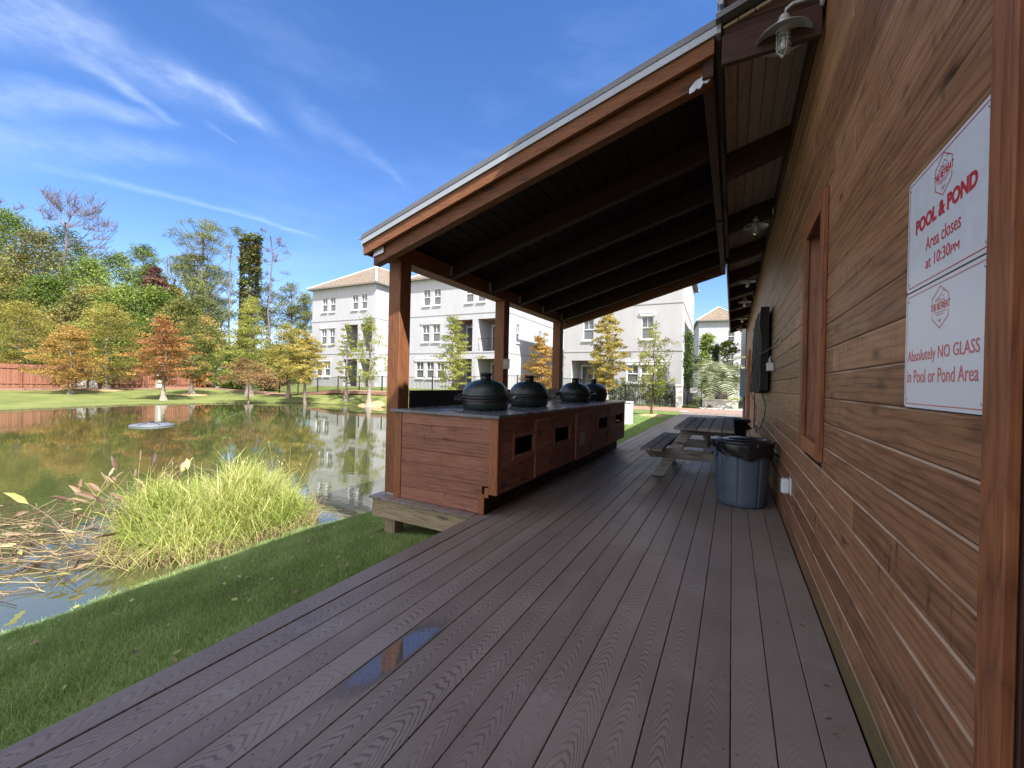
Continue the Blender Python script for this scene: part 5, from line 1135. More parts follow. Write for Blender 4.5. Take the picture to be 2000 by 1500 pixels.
def tree(name, label, px, depth, pbase, ptop, pbot, hw, shape, mat, bark, ncl, nper, lsize, cat='tree', group=None, r0=None, seed=1, asp=.5, droop=0, flat=.6, spread=None, hollow=.35, nlimb=26, hang=0, lean=0, zbase=None, limbup=.25, jit=.35):
    rg = np.random.default_rng(seed*17+3); p = at(px, 750, depth); x, y = p[0], p[1]; zb_ = gz(x, y) if zbase is None else zbase
    zt, z0 = at(px, ptop, depth)[2], at(px, pbot, depth)[2]; rad = hw/FPX*depth; root = empty(name, (x, y, zb_), 0, label, cat, group)
    C = crown_pts(ncl, rg, shape, 0, 0, z0-zb_, zt-zb_, rad, hollow); C[:, 0] += lean*(C[:, 2]-(z0-zb_))
    rr0 = np.hypot(C[:, 0], C[:, 1])/max(rad, .1); aa = np.arctan2(C[:, 1], C[:, 0])
    if 'cypress' in name and 'column' not in name:       # flat sprays stepped up the trunk, ragged at the rim
        nl = max(6, int((zt-z0)/.42)); hz = (zt-z0)/nl; lay = np.round((C[:, 2]-(z0-zb_))/hz+.35*np.sin(aa*2+seed)); C[:, 2] = (z0-zb_)+lay*hz+rg.normal(size=ncl)*hz*.36-rr0*hz*.55
        k_ = 1+.32*np.sin(lay*2.3+aa*2+seed)*rr0; C[:, 0] *= k_; C[:, 1] *= k_
    else:
        k_ = 1+.22*np.sin(aa*4+seed)*np.sin(C[:, 2]*1.1+seed)*rr0+.12*rg.normal(size=ncl)*rr0; C[:, 0] *= k_; C[:, 1] *= k_
    tone = np.clip(.5+.30*np.sin(C[:, 0]*2.1/max(rad, .5)*2+seed)+.22*rg.normal(size=ncl), 0, 1)
    mb = MB(); r0 = r0 or (zt-zb_)*.022; sel = C[rg.permutation(ncl)[:nlimb]]
    trunk_limbs(mb, (0, 0, -.15), (lean*(zt-z0)*.8, 0, (zt-zb_)*(.93 if shape == 'cone' else .80)), r0, sel, rg, flare=2.5 if name == 'cypress_tree' else 1.5, minr=max(.012, depth*.0006), up=limbup)
    mb.build('trunk', M[bark], root); sp = spread or rad*.30
    leaves('crown', C, tone, nper, sp, lsize, M[mat], root, rg, asp, droop, flat, jit, hang); return root
GB1 = 'young cypresses on the far bank in autumn colours'
cy = dict(name='cypress_tree', shape='egg', bark='bark', group=GB1, droop=.25, flat=.42, asp=.34, hollow=.1, jit=.3)
def cyp(label, px, depth, pb, pt, pbo, hw, mat, seed, n_=150, per=64, ls=.068, **k):
    k.setdefault('spread', hw/FPX*depth*.22); k.setdefault('flat', .34); n_ = int(n_*1.5); hw = hw*(1.12 if seed < 10 else 1.0)
    kk = dict(cy); kk.update(k); name = kk.pop('name'); shape = kk.pop('shape'); bark = kk.pop('bark')
    return tree(name, label, px, depth, pb, pt, pbo, hw, shape, mat, bark, n_, per, ls, seed=seed, **kk)
cyp('orange-yellow cypress at the water edge, leftmost of the small trees, with a pale flared trunk', 137, 29, 790, 645, 742, 48, 'lf_orange', 1, shape='egg')
cyp('large olive-yellow cypress in a mulch ring just right of the orange one', 208, 33, 770, 598, 738, 62, 'lf_olive', 2, n_=220)
cyp('rust-red cypress at the water edge with a dark flared trunk', 320, 28.6, 785, 632, 738, 44, 'lf_rust', 3, n_=170)
cyp('olive and rust cypress in a mulch ring just right of the rust-red one', 376, 33, 769, 622, 733, 44, 'lf_mixed', 4)
cyp('low flat-topped brown cypress standing alone at the water', 485, 28.8, 783, 706, 745, 47, 'lf_brown', 5, shape='dome', n_=80, per=40)
cyp('yellow cypress at the shore just left of the first white house', 597, 30, 778, 650, 738, 34, 'lf_yellow', 6, n_=130)
cyp('olive-green cypress with a dark straight trunk behind the yellow one', 563, 33, 762, 640, 728, 44, 'lf_olive', 7, bark='barkdark')
cyp('tall pointed green-yellow cypress below the ivy-covered trunk', 487, 35, 760, 588, 728, 44, 'lf_lime', 8, shape='cone', n_=170)
cyp('large drab olive cypress at the left edge of the photo', 35, 32, 772, 595, 712, 62, 'lf_olive', 9, n_=200)
cyp('thin lime cypress in front of the first white house, left of the drooping one', 676, 31.5, 775, 642, 742, 22, 'lf_lime', 10, n_=60, per=34, hollow=.3)
cyp('sparse drooping lime cypress standing against the near cedar post', 722, 29.5, 785, 618, 745, 34, 'lf_lime', 11, n_=80, per=36, hollow=.3, hang=.15)
cyp('lime-green cypress in front of the balconies of the long white house', 884, 29, 762, 626, 765, 36, 'lf_lime', 12, n_=150, per=40, shape='egg')
cyp('golden-brown cypress between the middle and far cedar posts', 1055, 28.5, 770, 664, 775, 36, 'lf_orange', 13, n_=130)
cyp('yellow cypress just right of the far cedar post', 1185, 25, 770, 612, 758, 36, 'lf_yellow', 14, n_=120, shape='egg', hollow=.2)
cyp('sparse lime cypress with a thin dark trunk on the lawn beyond the counter', 1275, 18.2, 812, 640, 765, 42, 'lf_lime', 15, n_=64, per=36, ls=.055, bark='barkdark', hollow=.35, hang=.12, r0=.045)
for px, dd, lab in ((208, 33, 'round pine straw ring under the large olive-yellow cypress'), (376, 33, 'round pine straw ring under the olive and rust cypress'), (485, 28.8, 'pine straw patch under the flat-topped brown cypress'),
                    (597, 30, 'pine straw patch around the yellow cypress at the shore'), (1275, 18.2, 'thin ring of pine straw round the sparse cypress on the lawn'), (722, 29.5, 'pine straw patch under the drooping lime cypress')):
    p = at(px, 750, dd); z = gz(p[0], p[1]); r1 = 1.05 if dd > 20 else .62; mb = MB(); V = [(0, 0, .07)]
    for ring in (.5, 1.0):
        for k in range(28): a = k*2*pi/28; rr_ = r1*ring*(1+.08*sin(a*5+px)); x_, y_ = rr_*cos(a), rr_*sin(a); V.append((x_, y_, gz(p[0]+x_, p[1]+y_)-z+(.06 if ring < 1 else .0)))
    F = [(0, 1+k, 1+(k+1) % 28) for k in range(28)]+[(1+k, 29+k, 29+(k+1) % 28, 1+(k+1) % 28) for k in range(28)]
    mb.add(V, F, smooth=True); o = mb.build('mulch_ring', M['mulch']); o.location = (p[0], p[1], z+.02); tag(o, lab, 'mulch ring', 'pine straw rings under the young cypresses')
# shrubs against the wooden fence
for i, (px, pt, pbo, hw, mat, lab) in enumerate(((12, 706, 756, 30, 'lf_rust', 'rust-brown shrub against the wooden fence at the left edge'), (248, 722, 756, 20, 'lf_purple', 'dark purple shrub against the wooden fence under the olive-yellow tree'),
                                   (285, 726, 757, 14, 'lf_rust', 'small dark shrub against the wooden fence left of the rust-red tree'), (352, 728, 757, 20, 'lf_purple', 'dark purple shrub against the fence behind the rust-red tree'), (440, 725, 758, 22, 'lf_green', 'green bush beside the tall white pillar'),
                                   (95, 738, 757, 12, 'lf_rust', 'low brown shrub against the fence left of the orange cypress'), (190, 728, 756, 16, 'lf_purple', 'dark shrub against the fence between the orange and olive-yellow trees'), (268, 716, 756, 22, 'lf_brown', 'tall brownish shrub against the fence right of the olive-yellow tree'), (395, 722, 757, 18, 'lf_rust', 'rusty shrub against the fence under the olive and rust cypress'), (470, 728, 760, 22, 'lf_green', 'green shrub behind the flat-topped cypress'),
                                   (525, 735, 760, 20, 'lf_brown', 'brownish bush behind the black fence near the yellow tree'))):
    tree('shrub', lab, px, 40.5, 760, pt, pbo, hw, 'round', mat, 'barkdark', 46, 46, .10, cat='shrub', seed=40+i, flat=.9, r0=.05, nlimb=10)
GF = 'trees of the wood behind the fence'
bt = [
    (25, 44, 560, 745, 58, 'round', 'lf_mixed', 'olive and yellow tree low at the left edge behind the drab cypress'),
    (92, 45, 545, 745, 54, 'egg', 'lf_bright', 'feathery green tree between the drab one and the orange cypress'),
    (160, 44, 585, 750, 50, 'round', 'lf_drab', 'drab brownish tree above the orange cypress'),
    (240, 45, 560, 745, 50, 'round', 'lf_bright', 'light green tree above the olive-yellow cypress'),
    (392, 43, 625, 755, 48, 'dome', 'lf_mixed', 'vine mound stepping down towards the tall white pillar'),
    (-30, 45, 500, 745, 60, 'round', 'lf_mixed', 'tree cut by the left edge of the photo'),
    # px, depth, top, bottom, halfwidth, shape, leaf, label
    (8, 50, 420, 700, 62, 'round', 'lf_bright', 'bright green broadleaf tree at the far left edge of the wood'),
    (72, 49, 458, 720, 66, 'egg', 'lf_drab', 'drab olive-brown tree beside the bright green one at the left'),
    (118, 56, 452, 700, 60, 'round', 'lf_green', 'dark green broadleaf below the big bare tree'),
    (168, 48, 512, 740, 60, 'egg', 'lf_bright', 'fresh green feathery tree below the bare branches'),
    (222, 53, 500, 730, 52, 'round', 'lf_green', 'green broadleaf left of the tufted pine'),
    (196, 46, 570, 750, 60, 'round', 'lf_mixed', 'yellowing broadleaf low behind the large olive cypress'),
    (300, 47, 568, 750, 56, 'round', 'lf_bright', 'leafy green tree below the purple one'),
    (355, 45, 592, 755, 64, 'dome', 'lf_mixed', 'rounded vine-covered mound of yellow-green leaves'),
    (262, 44, 620, 750, 50, 'round', 'lf_green', 'dark green undergrowth tree behind the olive-yellow cypress'),
    (120, 44, 610, 750, 62, 'round', 'lf_mixed', 'mottled tree directly behind the orange cypress'),
    (55, 43, 640, 755, 60, 'round', 'lf_green', 'dark green tree low behind the wooden fence at the left'),
    (412, 46, 652, 758, 40, 'dome', 'lf_green', 'green vine thicket beside the tall white pillar'),
    (446, 44, 690, 762, 40, 'round', 'lf_green', 'low green tree right of the tall white pillar'),
    (-60, 52, 400, 720, 80, 'round', 'lf_green', 'green tree just outside the left edge of the wood'),
    (300, 49, 525, 610, 22, 'egg', 'lf_purple', 'dark purple-leaved tree crown left of the tall pines'),
    (330, 52, 560, 640, 26, 'round', 'lf_mixed', 'vine-hung yellow-green crown right of the purple tree'),
    (540, 46, 680, 762, 40, 'round', 'lf_mixed', 'yellow-green tree behind the metal fence near the yellow cypress'),
]
for i, (px, dd, pt, pbo, hw, sh, mt, lab) in enumerate(bt):
    rad = hw/FPX*dd; ncl = int(70+rad*34); tree('broadleaf_tree', lab, px, dd, 760, pt, pbo, hw, sh, mt, 'bark', ncl, 92, .118, group=GF, seed=60+i, flat=.8, spread=rad*.27, hollow=.4, nlimb=20, asp=.5, r0=.16, jit=.36, zbase=0.0)
def pine(label, px, depth, crowns, ptop, r0, seed, mat='lf_pine', bark='bark', dens=26, lean=0.0, nper=70, ls=.14):
    """crowns: (dx px, top, bottom, halfwidth) umbrella masses on upswept limbs"""
    rg = np.random.default_rng(seed); p = at(px, 750, depth); x, y = p[0], p[1]; root = empty('pine_tree', (x, y, 0), 0, label, 'pine tree', 'tall pines behind the fence')
    Cs = []; u_ = depth/FPX; ex, ey = _r[0], _r[1]
    for (dx, pt, pb_, hw) in crowns:
        zt, zb_ = at(px, pt, depth)[2], at(px, pb_, depth)[2]; n_ = int(dens*hw/30)+4; C = crown_pts(n_, rg, 'umbrella', 0, 0, zb_, zt, hw*u_, .3); C[:, 0] += dx*u_*ex; C[:, 1] += dx*u_*ey; Cs.append(C)
    C = np.concatenate(Cs); zt = at(px, ptop, depth)[2]; mb = MB()
    trunk_limbs(mb, (0, 0, -.2), (lean, 0, zt), r0, C, rg, minr=.028, r_end=r0*.35, up=.9, fork=.55, wob=.012, flare=1.2); mb.build('trunk', M[bark], root)
    leaves('crown', C, np.clip(.55+.25*rg.normal(size=len(C)), 0, 1), nper, .62*depth/55, ls, M[mat], root, rg, .22, -.2, .55, .4); return root
pine('tallest broad-crowned pine with two tiers of upswept limbs', 390, 60, [(0, 430, 500, 52), (-15, 500, 560, 58), (28, 520, 600, 46)], 455, .26, 5, dens=44)
pine('slender pine trunk just left of the tallest pine', 374, 62, [(-18, 500, 540, 30)], 505, .17, 6)
pine('leaning pine behind the tallest pine', 383, 64, [(30, 575, 600, 26), (-25, 505, 535, 24)], 520, .2, 7)
pine('low round-crowned pine under the tallest pine', 372, 56, [(0, 545, 625, 46), (25, 580, 640, 40)], 570, .2, 8, dens=50)
pine('bushy pine left of the bare pole-like trunk', 432, 58, [(0, 600, 660, 36)], 620, .18, 9, dens=44)
pine('bare pole-like pine trunk with a few tufts near the top', 446, 58, [(-6, 478, 492, 8), (-12, 540, 560, 12)], 485, .15, 10, nper=30, dens=14)
pine('round-crowned pine behind the thin bare conifer', 520, 62, [(0, 556, 620, 40), (-8, 600, 640, 36)], 585, .2, 11, dens=46)
pine('neat umbrella pine left of the first white house', 566, 62, [(0, 552, 620, 28), (6, 600, 650, 30)], 575, .2, 12, dens=46)
pine('rightmost pine, its crown touching the outline of the first white house', 594, 60, [(0, 574, 625, 22), (6, 610, 650, 22)], 590, .16, 13, dens=46)
pine('tufted green pine rising above the broadleaf trees', 276, 50, [(-2, 480, 545, 28), (14, 520, 560, 22)], 500, .16, 14, mat='lf_green', dens=50)
pine('small pine seen just above the eave of the long white house', 826, 70, [(0, 520, 545, 16)], 530, .15, 15)
def bare(label, px, depth, ptop, r0, tips, seed, mat='deadwood', cat='dead tree', fork=.5, twig=26, tl=.9):
    rg = np.random.default_rng(seed); p = at(px, 750, depth); root = empty('dead_tree', (p[0], p[1], 0), 0, label, cat, 'dead trees behind the fence'); mb = MB(); u_ = depth/FPX
    T = [Vector((dx*u_*_r[0]+rg.normal()*.8, dx*u_*_r[1]+rg.normal()*.8, at(px, py, depth)[2])) for dx, py in tips]; zt = at(px, ptop, depth)[2]
    trunk_limbs(mb, (0, 0, -.2), (0, 0, zt), r0, T, rg, minr=.035, r_end=r0*.45, fork=fork, up=.35, wob=.02, flare=1.2); mb.build('trunk', M[mat], root); tw = MB()
    for t in T:
        for k in range(twig):
            s = t.lerp(Vector((0, 0, min(zt, t.z))), rg.uniform(0, .45)); d_ = Vector((rg.normal()*.75, rg.normal()*.75, abs(rg.normal())+.25)).normalized()*rg.uniform(.35, 1.0)*tl
            m1 = s+d_*.55+Vector(rg.normal(size=3))*.10; tw.tube([s, m1, s+d_+Vector(rg.normal(size=3))*.18], [.024, .016, .008], 3, cap=False)
            if k % 2: tw.tube([m1, m1+Vector((rg.normal()*.3, rg.normal()*.3, .35))*tl], [.014, .006], 3, cap=False)
    tw.build('twigs', M[mat], root)
bare('big bare grey tree spreading its branches above the left wood', 122, 52, 435, .24, [(-60, 378), (-42, 384), (-34, 376), (-20, 383), (-8, 378), (6, 384), (18, 380), (30, 388), (44, 396), (54, 404), (64, 410), (-50, 410), (-30, 400), (0, 400), (40, 415), (78, 430), (92, 434), (100, 452), (104, 470), (92, 486), (84, 440), (-58, 424), (20, 420), (66, 446), (96, 500)], 21, tl=1.35, twig=30)
bare('bare branches of a dead tree cut by the left edge of the photo', -12, 52, 420, .2, [(10, 380), (20, 392), (4, 376), (26, 402), (-10, 380)], 22, tl=1.2)
bare('thin bare conifer rising alone right of the ivy-covered trunk', 524, 58, 462, .15, [(-14, 492), (-8, 478), (0, 458), (6, 468), (12, 480), (22, 476), (26, 492), (18, 502), (-16, 500), (10, 510), (-8, 512), (-18, 545), (14, 548), (-10, 540), (8, 530)], 23, twig=22, tl=.75)
bare('broken forked snag left of the tallest pine', 335, 54, 545, .26, [(-26, 505), (-12, 502), (24, 520), (6, 512)], 24, twig=4, tl=.7)
rg = np.random.default_rng(77); p = at(480, 750, 57); root = empty('ivy_covered_trunk', (p[0], p[1], 0), 0, 'tall dead trunk wrapped in ivy to its square-looking top', 'tree'); mb = MB(); u_ = 57/FPX
zt = at(480, 462, 57)[2]; trunk_limbs(mb, (0, 0, -.2), (.3, 0, zt), .36, [(-1.6*_r[0], -1.6*_r[1], zt+.6), (-2.2*_r[0], -2.2*_r[1], zt+.2), (-1.3, -.8, zt-.8)], rg, minr=.04, r_end=.25); mb.tube([(-1.0*_r[0], -1.0*_r[1], 0), (-1.0*_r[0], -1.0*_r[1], zt*.94)], [.2, .13], 7); mb.build('trunk', M['bark'], root)
C = []
for k in range(300):
    t = rg.uniform(0, 1); w = (1.05 if t > .55 else .62+.25*abs(t-.35)) if t > .18 else 1.6-3*t; a = rg.uniform(0, 2*pi); dx = .55*_r[0]*(t > .5); C.append((dx+w*cos(a)*.9, w*sin(a)*.9, 2+(zt-2)*t))
C = np.array(C); leaves('ivy', C, np.clip(.5+.3*rg.normal(size=300), 0, 1), 38, .5, .16, M['lf_ivy'], root, rg, .7, .3, 1.2, .4)
C = np.array([(-1.6*_r[0]+rg.normal()*.5, -1.6*_r[1]+rg.normal()*.5, zt+.6+rg.normal()*.3) for k in range(12)]); leaves('crown', C, np.full(12, .4), 40, .5, .14, M['lf_pine'], root, rg, .25)
# trees beyond the gate
tree('broadleaf_tree', 'yellow-green tree in the gap between the bright side wall and the farthest house', 1380, 50, 780, 655, 770, 22, 'round', 'lf_bright', 'bark', 110, 50, .14, seed=90, zbase=0, hollow=.2)
tree('broadleaf_tree', 'pale leafy tree just above the palm in front of the farthest house', 1420, 38, 780, 668, 770, 24, 'round', 'lf_lime', 'bark', 70, 40, .11, seed=91, zbase=0, hollow=.2)
for i, (px, dd, pt, pbo, hw, lab) in enumerate(((1344, 26.6, 653, 750, 8.5, 'slender dark green column cypress beside the bright side wall'), (1397, 36, 678, 760, 7, 'dark column cypress in front of the farthest house'))):
    tree('column_cypress', lab, px, dd, 780, pt, pbo+10, hw, 'col', 'lf_cyp', 'barkdark', 130, 44, .06, seed=95+i, zbase=0, hollow=.0, flat=2.2, spread=.16, droop=-.8, r0=.05, nlimb=6)
# hedge
rg = np.random.default_rng(5); root = empty('hedge', (-9.0, 27.75, 0), 0, 'clipped green hedge behind the black metal fence', 'hedge'); C = []
for k in range(620):
    x = rg.uniform(0, 5.75); g_ = .55+.45*abs(sin(x*2.2)); C.append((x, rg.uniform(-.22, .35), rg.uniform(.1, 1.55*g_**.25)+.05))
leaves('foliage', np.array(C), np.clip(.45+.3*rg.normal(size=620), 0, 1), 34, .17, .035, M['lf_hedge'], root, rg, .55)
mb = MB()
for k in range(16): x = .2+k*.36; mb.tube([(x, 0, -.1), (x+.05, .05, .5), (x+.1, 0, 1.1)], [.02, .015, .008], 5)
mb.build('stems', M['barkdark'], root)
# palm
def frond(mb, base, az, el, L, rg, lw=.035):
    P = []; p = Vector(base); e = el
    for k in range(11):
        P.append(p.copy()); p = p+Vector((cos(az)*cos(e), sin(az)*cos(e), sin(e)))*L/10; e -= (.10+.075*k/2)*1.0
    mb.tube(P, [.018*(1-k/11)+.004 for k in range(11)], 4, rnd=.6, cap=False)
    for k in range(2, 19):
        t = k/19*10; i = int(t); q = P[i].lerp(P[min(10, i+1)], t-i); d_ = (P[min(10, i+1)]-P[i]); d_ = d_.normalized() if d_.length > 0 else Vector((0, 0, -1)); side = Vector((-sin(az), cos(az), 0)); upv = side.cross(d_)
        ll = .60*math.sin(min(pi*.93, pi*(k+2)/21))+.10
        for s in (-1, 1):
            dd = (side*s*.85+d_*.6+Vector((0, 0, 1))*.25).normalized(); tip = q+dd*ll+Vector((0, 0, -.14*ll)); wv = d_*lw*.4
            mb.add([q-wv, q+wv, q+dd*ll*.55+wv*.8, tip, q+dd*ll*.55-wv*.8], [(0, 1, 2, 3, 4)], rnd=float(np.clip(rg.normal()*.25+.6, 0, 1)))
rg = np.random.default_rng(8); root = empty('palm_tree', (-.62, 28.35, -.05), 0, 'silver-green feather palm with arching fronds behind the low white wall', 'palm tree')
mb = MB(); mb.tube([(0, 0, -.1), (0.02, 0, .5), (0, 0, 1.0), (0, 0, 1.35)], [.36, .30, .27, .22], 14)
for k in range(90): a = k*2.4; z_ = .05+k*.0135; mb.box((.30*cos(a)*(1-.2*z_), .30*sin(a)*(1-.2*z_), z_), (.09, .12, .10), rot=Matrix.Rotation(a, 3, 'Z') @ Matrix.Rotation(-.6, 3, 'Y'))
mb.build('trunk', M['bark'], root); mb = MB()
for k in range(36): frond(mb, (0, 0, 1.55), k*2.39996+rg.normal()*.1, 1.45-k/36*1.5, 2.55*rg.uniform(.8, 1.15), rg, .085)
mb.build('fronds', M['lf_palm'], root)
# agaves and low plants at the gate
for i, (x, y, s, mt, lab) in enumerate(((-1.18, 27.15, .34, 'lf_agave', 'small reddish spiky plant in front of the low wall'), (-.05, 27.1, .30, 'lf_palm', 'small grey-green spiky plant at the foot of the palm'), (-1.45, 28.3, .6, 'lf_cyp', 'dark spiky shrub behind the gate'), (-2.5, 27.15, .26, 'lf_hedge', 'low green tuft at the foot of the gate pillar'))):
    rg = np.random.default_rng(100+i); mb = MB()
    for k in range(44):
        az = rg.uniform(0, 2*pi); el = rg.uniform(.15, 1.4); d_ = Vector((cos(az)*cos(el), sin(az)*cos(el), sin(el))); sd_ = Vector((-sin(az), cos(az), 0)); b_ = Vector((0, 0, 0)); L = s*rg.uniform(.7, 1.15)
        mb.add([b_-sd_*.02*s/.3, b_+sd_*.02*s/.3, b_+d_*L*.5+sd_*.022*s/.3, b_+d_*L-Vector((0, 0, .12*L)), b_+d_*L*.5-sd_*.022*s/.3], [(0, 1, 2, 3, 4)], rnd=rg.uniform(0, 1))
    o = mb.build('spiky_plant', M[mt]); o.location = (x, y, -.03 if y < 28 else 0); tag(o, lab, 'plant')
# distant wood closing the horizon
rg = np.random.default_rng(9); C = []
for k in range(900):
    t = rg.uniform(0, 1); x = -82+t*150 if k % 2 else -84+rg.normal()*2; y = 88+rg.normal()*3 if k % 2 else -20+t*110; C.append((x, y, abs(rg.normal())*2.6+rg.uniform(0, 3.0)))
o = leaves('distant_wood', np.array(C), np.clip(.4+.25*rg.normal(size=900), 0, 1), 60, 2.0, .34, M['lf_green'], None, rg, .6); tag(o, kind='stuff')
o['label'] = 'far line of woodland behind the fence and houses'

# ------------------------------------------------------------------ near lawn: individual blades
rg = np.random.default_rng(31)
def blades(name, X, Y, Z, h, w, lean, mat, tone, bend=.5, parent=None, azb=None):
    n_ = len(X); az = rg.uniform(0, 2*pi, n_) if azb is None else azb+rg.normal(size=n_)*.5; fa = rg.uniform(0, 2*pi, n_); dx, dy = np.cos(az)*lean, np.sin(az)*lean; wx, wy = np.cos(fa)*w/2, np.sin(fa)*w/2
    b = np.stack([X, Y, Z], 1); W_ = np.stack([wx, wy, np.zeros(n_)], 1); m_ = b+np.stack([dx*.3, dy*.3, h*.6], 1); t = b+np.stack([dx, dy, h*(1-bend*.25*(lean/np.maximum(h, .01))**2)], 1)
    V = np.stack([b-W_, b+W_, m_+W_*.8, t, m_-W_*.8], 1).reshape(-1, 3); i = np.arange(n_)*5
    F = np.stack([i, i+1, i+2, i+4], 1); F2 = np.stack([i+4, i+2, i+3, i+3], 1)
    me = bpy.data.meshes.new(name); nv = len(V); nf = n_*2; me.vertices.add(nv); me.vertices.foreach_set('co', V.astype(np.float32).ravel())
    li = np.concatenate([F, F2[:, :3]], 1).ravel(); me.loops.add(n_*7); me.loops.foreach_set('vertex_index', li.astype(np.int32)); ls = np.stack([np.arange(n_)*7, np.arange(n_)*7+4], 1).ravel(); lt = np.tile([4, 3], n_)
    me.polygons.add(nf); me.polygons.foreach_set('loop_start', ls.astype(np.int32)); me.polygons.foreach_set('loop_total', lt.astype(np.int32))
    at_ = me.attributes.new('rnd', 'FLOAT', 'FACE'); at_.data.foreach_set('value', np.repeat(np.clip(tone, 0, 1), 2).astype(np.float32)); me.materials.append(mat); me.update(calc_edges=True)
    o = bpy.data.objects.new(name, me); COL.objects.link(o)
    if parent: o.parent = parent
    return o
n_ = 330000; Y = -0.4+rg.random(n_)**1.35*9.4; X = rg.uniform(-4.95, -2.10, n_); keep = (pond_sd(X, Y) > -.02+.05*np.sin(Y*5.1)*np.sin(Y*1.7)+.03*np.sin(Y*17)) & ((X < -2.125) & ~((X > -3.42) & (Y > 3.22))); X, Y = X[keep], Y[keep]; Z = ground_z(X, Y)+0.005
patch = .5+.5*np.sin(X*2.3+np.sin(Y*1.9)*1.5)*np.cos(Y*1.3+X*.7); dsh = pond_sd(X, Y)
dk_ = np.exp(-np.abs(X+2.125)/.05); rag_ = .5+.5*np.sin(Y*7.3)*np.sin(Y*2.9+1); big_ = rg.random(len(X)) < .012
h = rg.uniform(.018, .048, len(X))*(.75+.5*patch)*(1+1.1*np.exp(-dsh/.10)*rag_+1.3*dk_*rag_+1.2*big_); o = blades('lawn_grass', X, Y, Z, h, rg.uniform(.0028, .0045, len(X)), h*rg.uniform(.2, .9, len(X)), M['lf_grass'], .22+.34*patch+.16*np.sin(X*9+Y*4)*np.sin(Y*6)+.22*rg.normal(size=len(X)), azb=None)
tag(o, kind='stuff'); o['label'] = 'short green lawn on the shaded bank beside the deck'
n_ = 90000; Y = 8.5+rg.random(n_)*14.2; X = rg.uniform(-5.6, -2.14, n_); keep = pond_sd(X, Y) > 0.05; X, Y = X[keep], Y[keep]; Z = ground_z(X, Y)+.005
o = blades('lawn_grass', X, Y, Z, rg.uniform(.03, .055, len(X)), np.full(len(X), .010), rg.uniform(.01, .03, len(X)), M['lf_grass'], .45+.2*rg.normal(size=len(X))); tag(o, kind='stuff'); o['label'] = 'sunlit lawn beyond the grill counter'
# the big clump of marsh grass at the shore
RC = empty('marsh_grass_clump', (-5.66, 2.86, WZ), 0, 'big mound of yellow-green marsh grass growing in the water at the shore', 'marsh grass')
n_ = 12500; a = rg.uniform(0, 2*pi, n_); q = np.sqrt(rg.random(n_)); X = q*.90*np.cos(a); Y = q*.98*np.sin(a)
lump = 1+.26*np.sin(a*3+1)+.22*np.sin(X*7+Y*3)+.18*np.sin(Y*9-X*5); prof_ = np.sqrt(np.clip(1-q**2.4, 0, 1))*lump
wx_, wy_ = X-5.66, Y+2.86; zb_ = np.maximum(0, ground_z(wx_, wy_)-WZ); lay = rg.random(n_)**.7
hh = rg.uniform(.08, .46, n_)**1.0*(.5+.62*prof_); ln_ = rg.uniform(.05, .48, n_); azb = np.where(rg.random(n_) < .5, rg.uniform(0, 2*pi, n_), np.arctan2(Y, X)+rg.normal(size=n_)*.9)
Zb = zb_+prof_*.46*lay; tone = .34+.16*np.sin(X*5+Y*2)+.20*rg.normal(size=n_)+.15*lay-.10+.35*(rg.random(n_) < .12)
o = blades('grass_blades', X, Y, Zb, hh, rg.uniform(.0045, .0095, n_), ln_, M['lf_reed'], tone, parent=RC, azb=azb, bend=1.0)
n2 = 6500; a = rg.uniform(0, 2*pi, n2); q = np.sqrt(rg.random(n2))*1.02; X, Y = q*1.0*np.cos(a), q*1.1*np.sin(a); Zb = np.maximum(0, ground_z(X-5.66, Y+2.86)-WZ); hh = rg.uniform(.12, .38, n2)
blades('dry_thatch', X, Y, Zb, hh*.8, rg.uniform(.004, .008, n2), hh*rg.uniform(.3, 1.4, n2), M['lf_stalk'], rg.uniform(.3, .95, n2), parent=RC)
def stalk(mb, p, az, el, L, curl, r=.0035, leaf=0, rnd=.5, rg=rg):
    P = []; q = Vector(p); e = el
    for k in range(7): P.append(q.copy()); q = q+Vector((cos(az)*cos(e), sin(az)*cos(e), sin(e)))*L/6; e -= curl/6
    mb.tube(P, [r*(1-k*.08) for k in range(7)], 4, rnd=rnd, cap=False)
    if leaf:
        d_ = (P[-1]-P[-2]).normalized(); sd_ = d_.cross(Vector((rg.normal(), rg.normal(), .3))).normalized(); w_ = leaf*.115; b_ = P[-1]
        pts = [b_, b_+d_*leaf*.3+sd_*w_, b_+d_*leaf*.65+sd_*w_*.75, b_+d_*leaf-Vector((0, 0, leaf*.12)), b_+d_*leaf*.65-sd_*w_*.75, b_+d_*leaf*.3-sd_*w_]; nx = sd_.cross(d_)*w_*.25
        c_ = [b_+d_*leaf*.3-nx, b_+d_*leaf*.65-nx]
        mb.add(pts+c_, [(0, 1, 6), (1, 2, 7, 6), (2, 3, 7), (3, 4, 7), (4, 5, 6, 7), (5, 0, 6)], rnd=float(np.clip(rnd+rg.normal()*.2, 0, 1)))
WP = empty('withered_water_plants', (-6.1, 1.55, WZ), 0, 'withered brown broad-leaved water plants left of the marsh grass', 'water plant'); mb = MB()
for k in range(46):                                  # upright withered leaves on the left shoulder of the mound
    stalk(mb, (rg.uniform(-.75, .55), rg.uniform(.15, .95), .05), rg.uniform(pi*.6, pi*1.5), rg.uniform(.8, 1.5), rg.uniform(.45, .95), rg.uniform(.1, 1.0), .004, rg.uniform(.13, .26), rg.uniform(.15, 1.0))
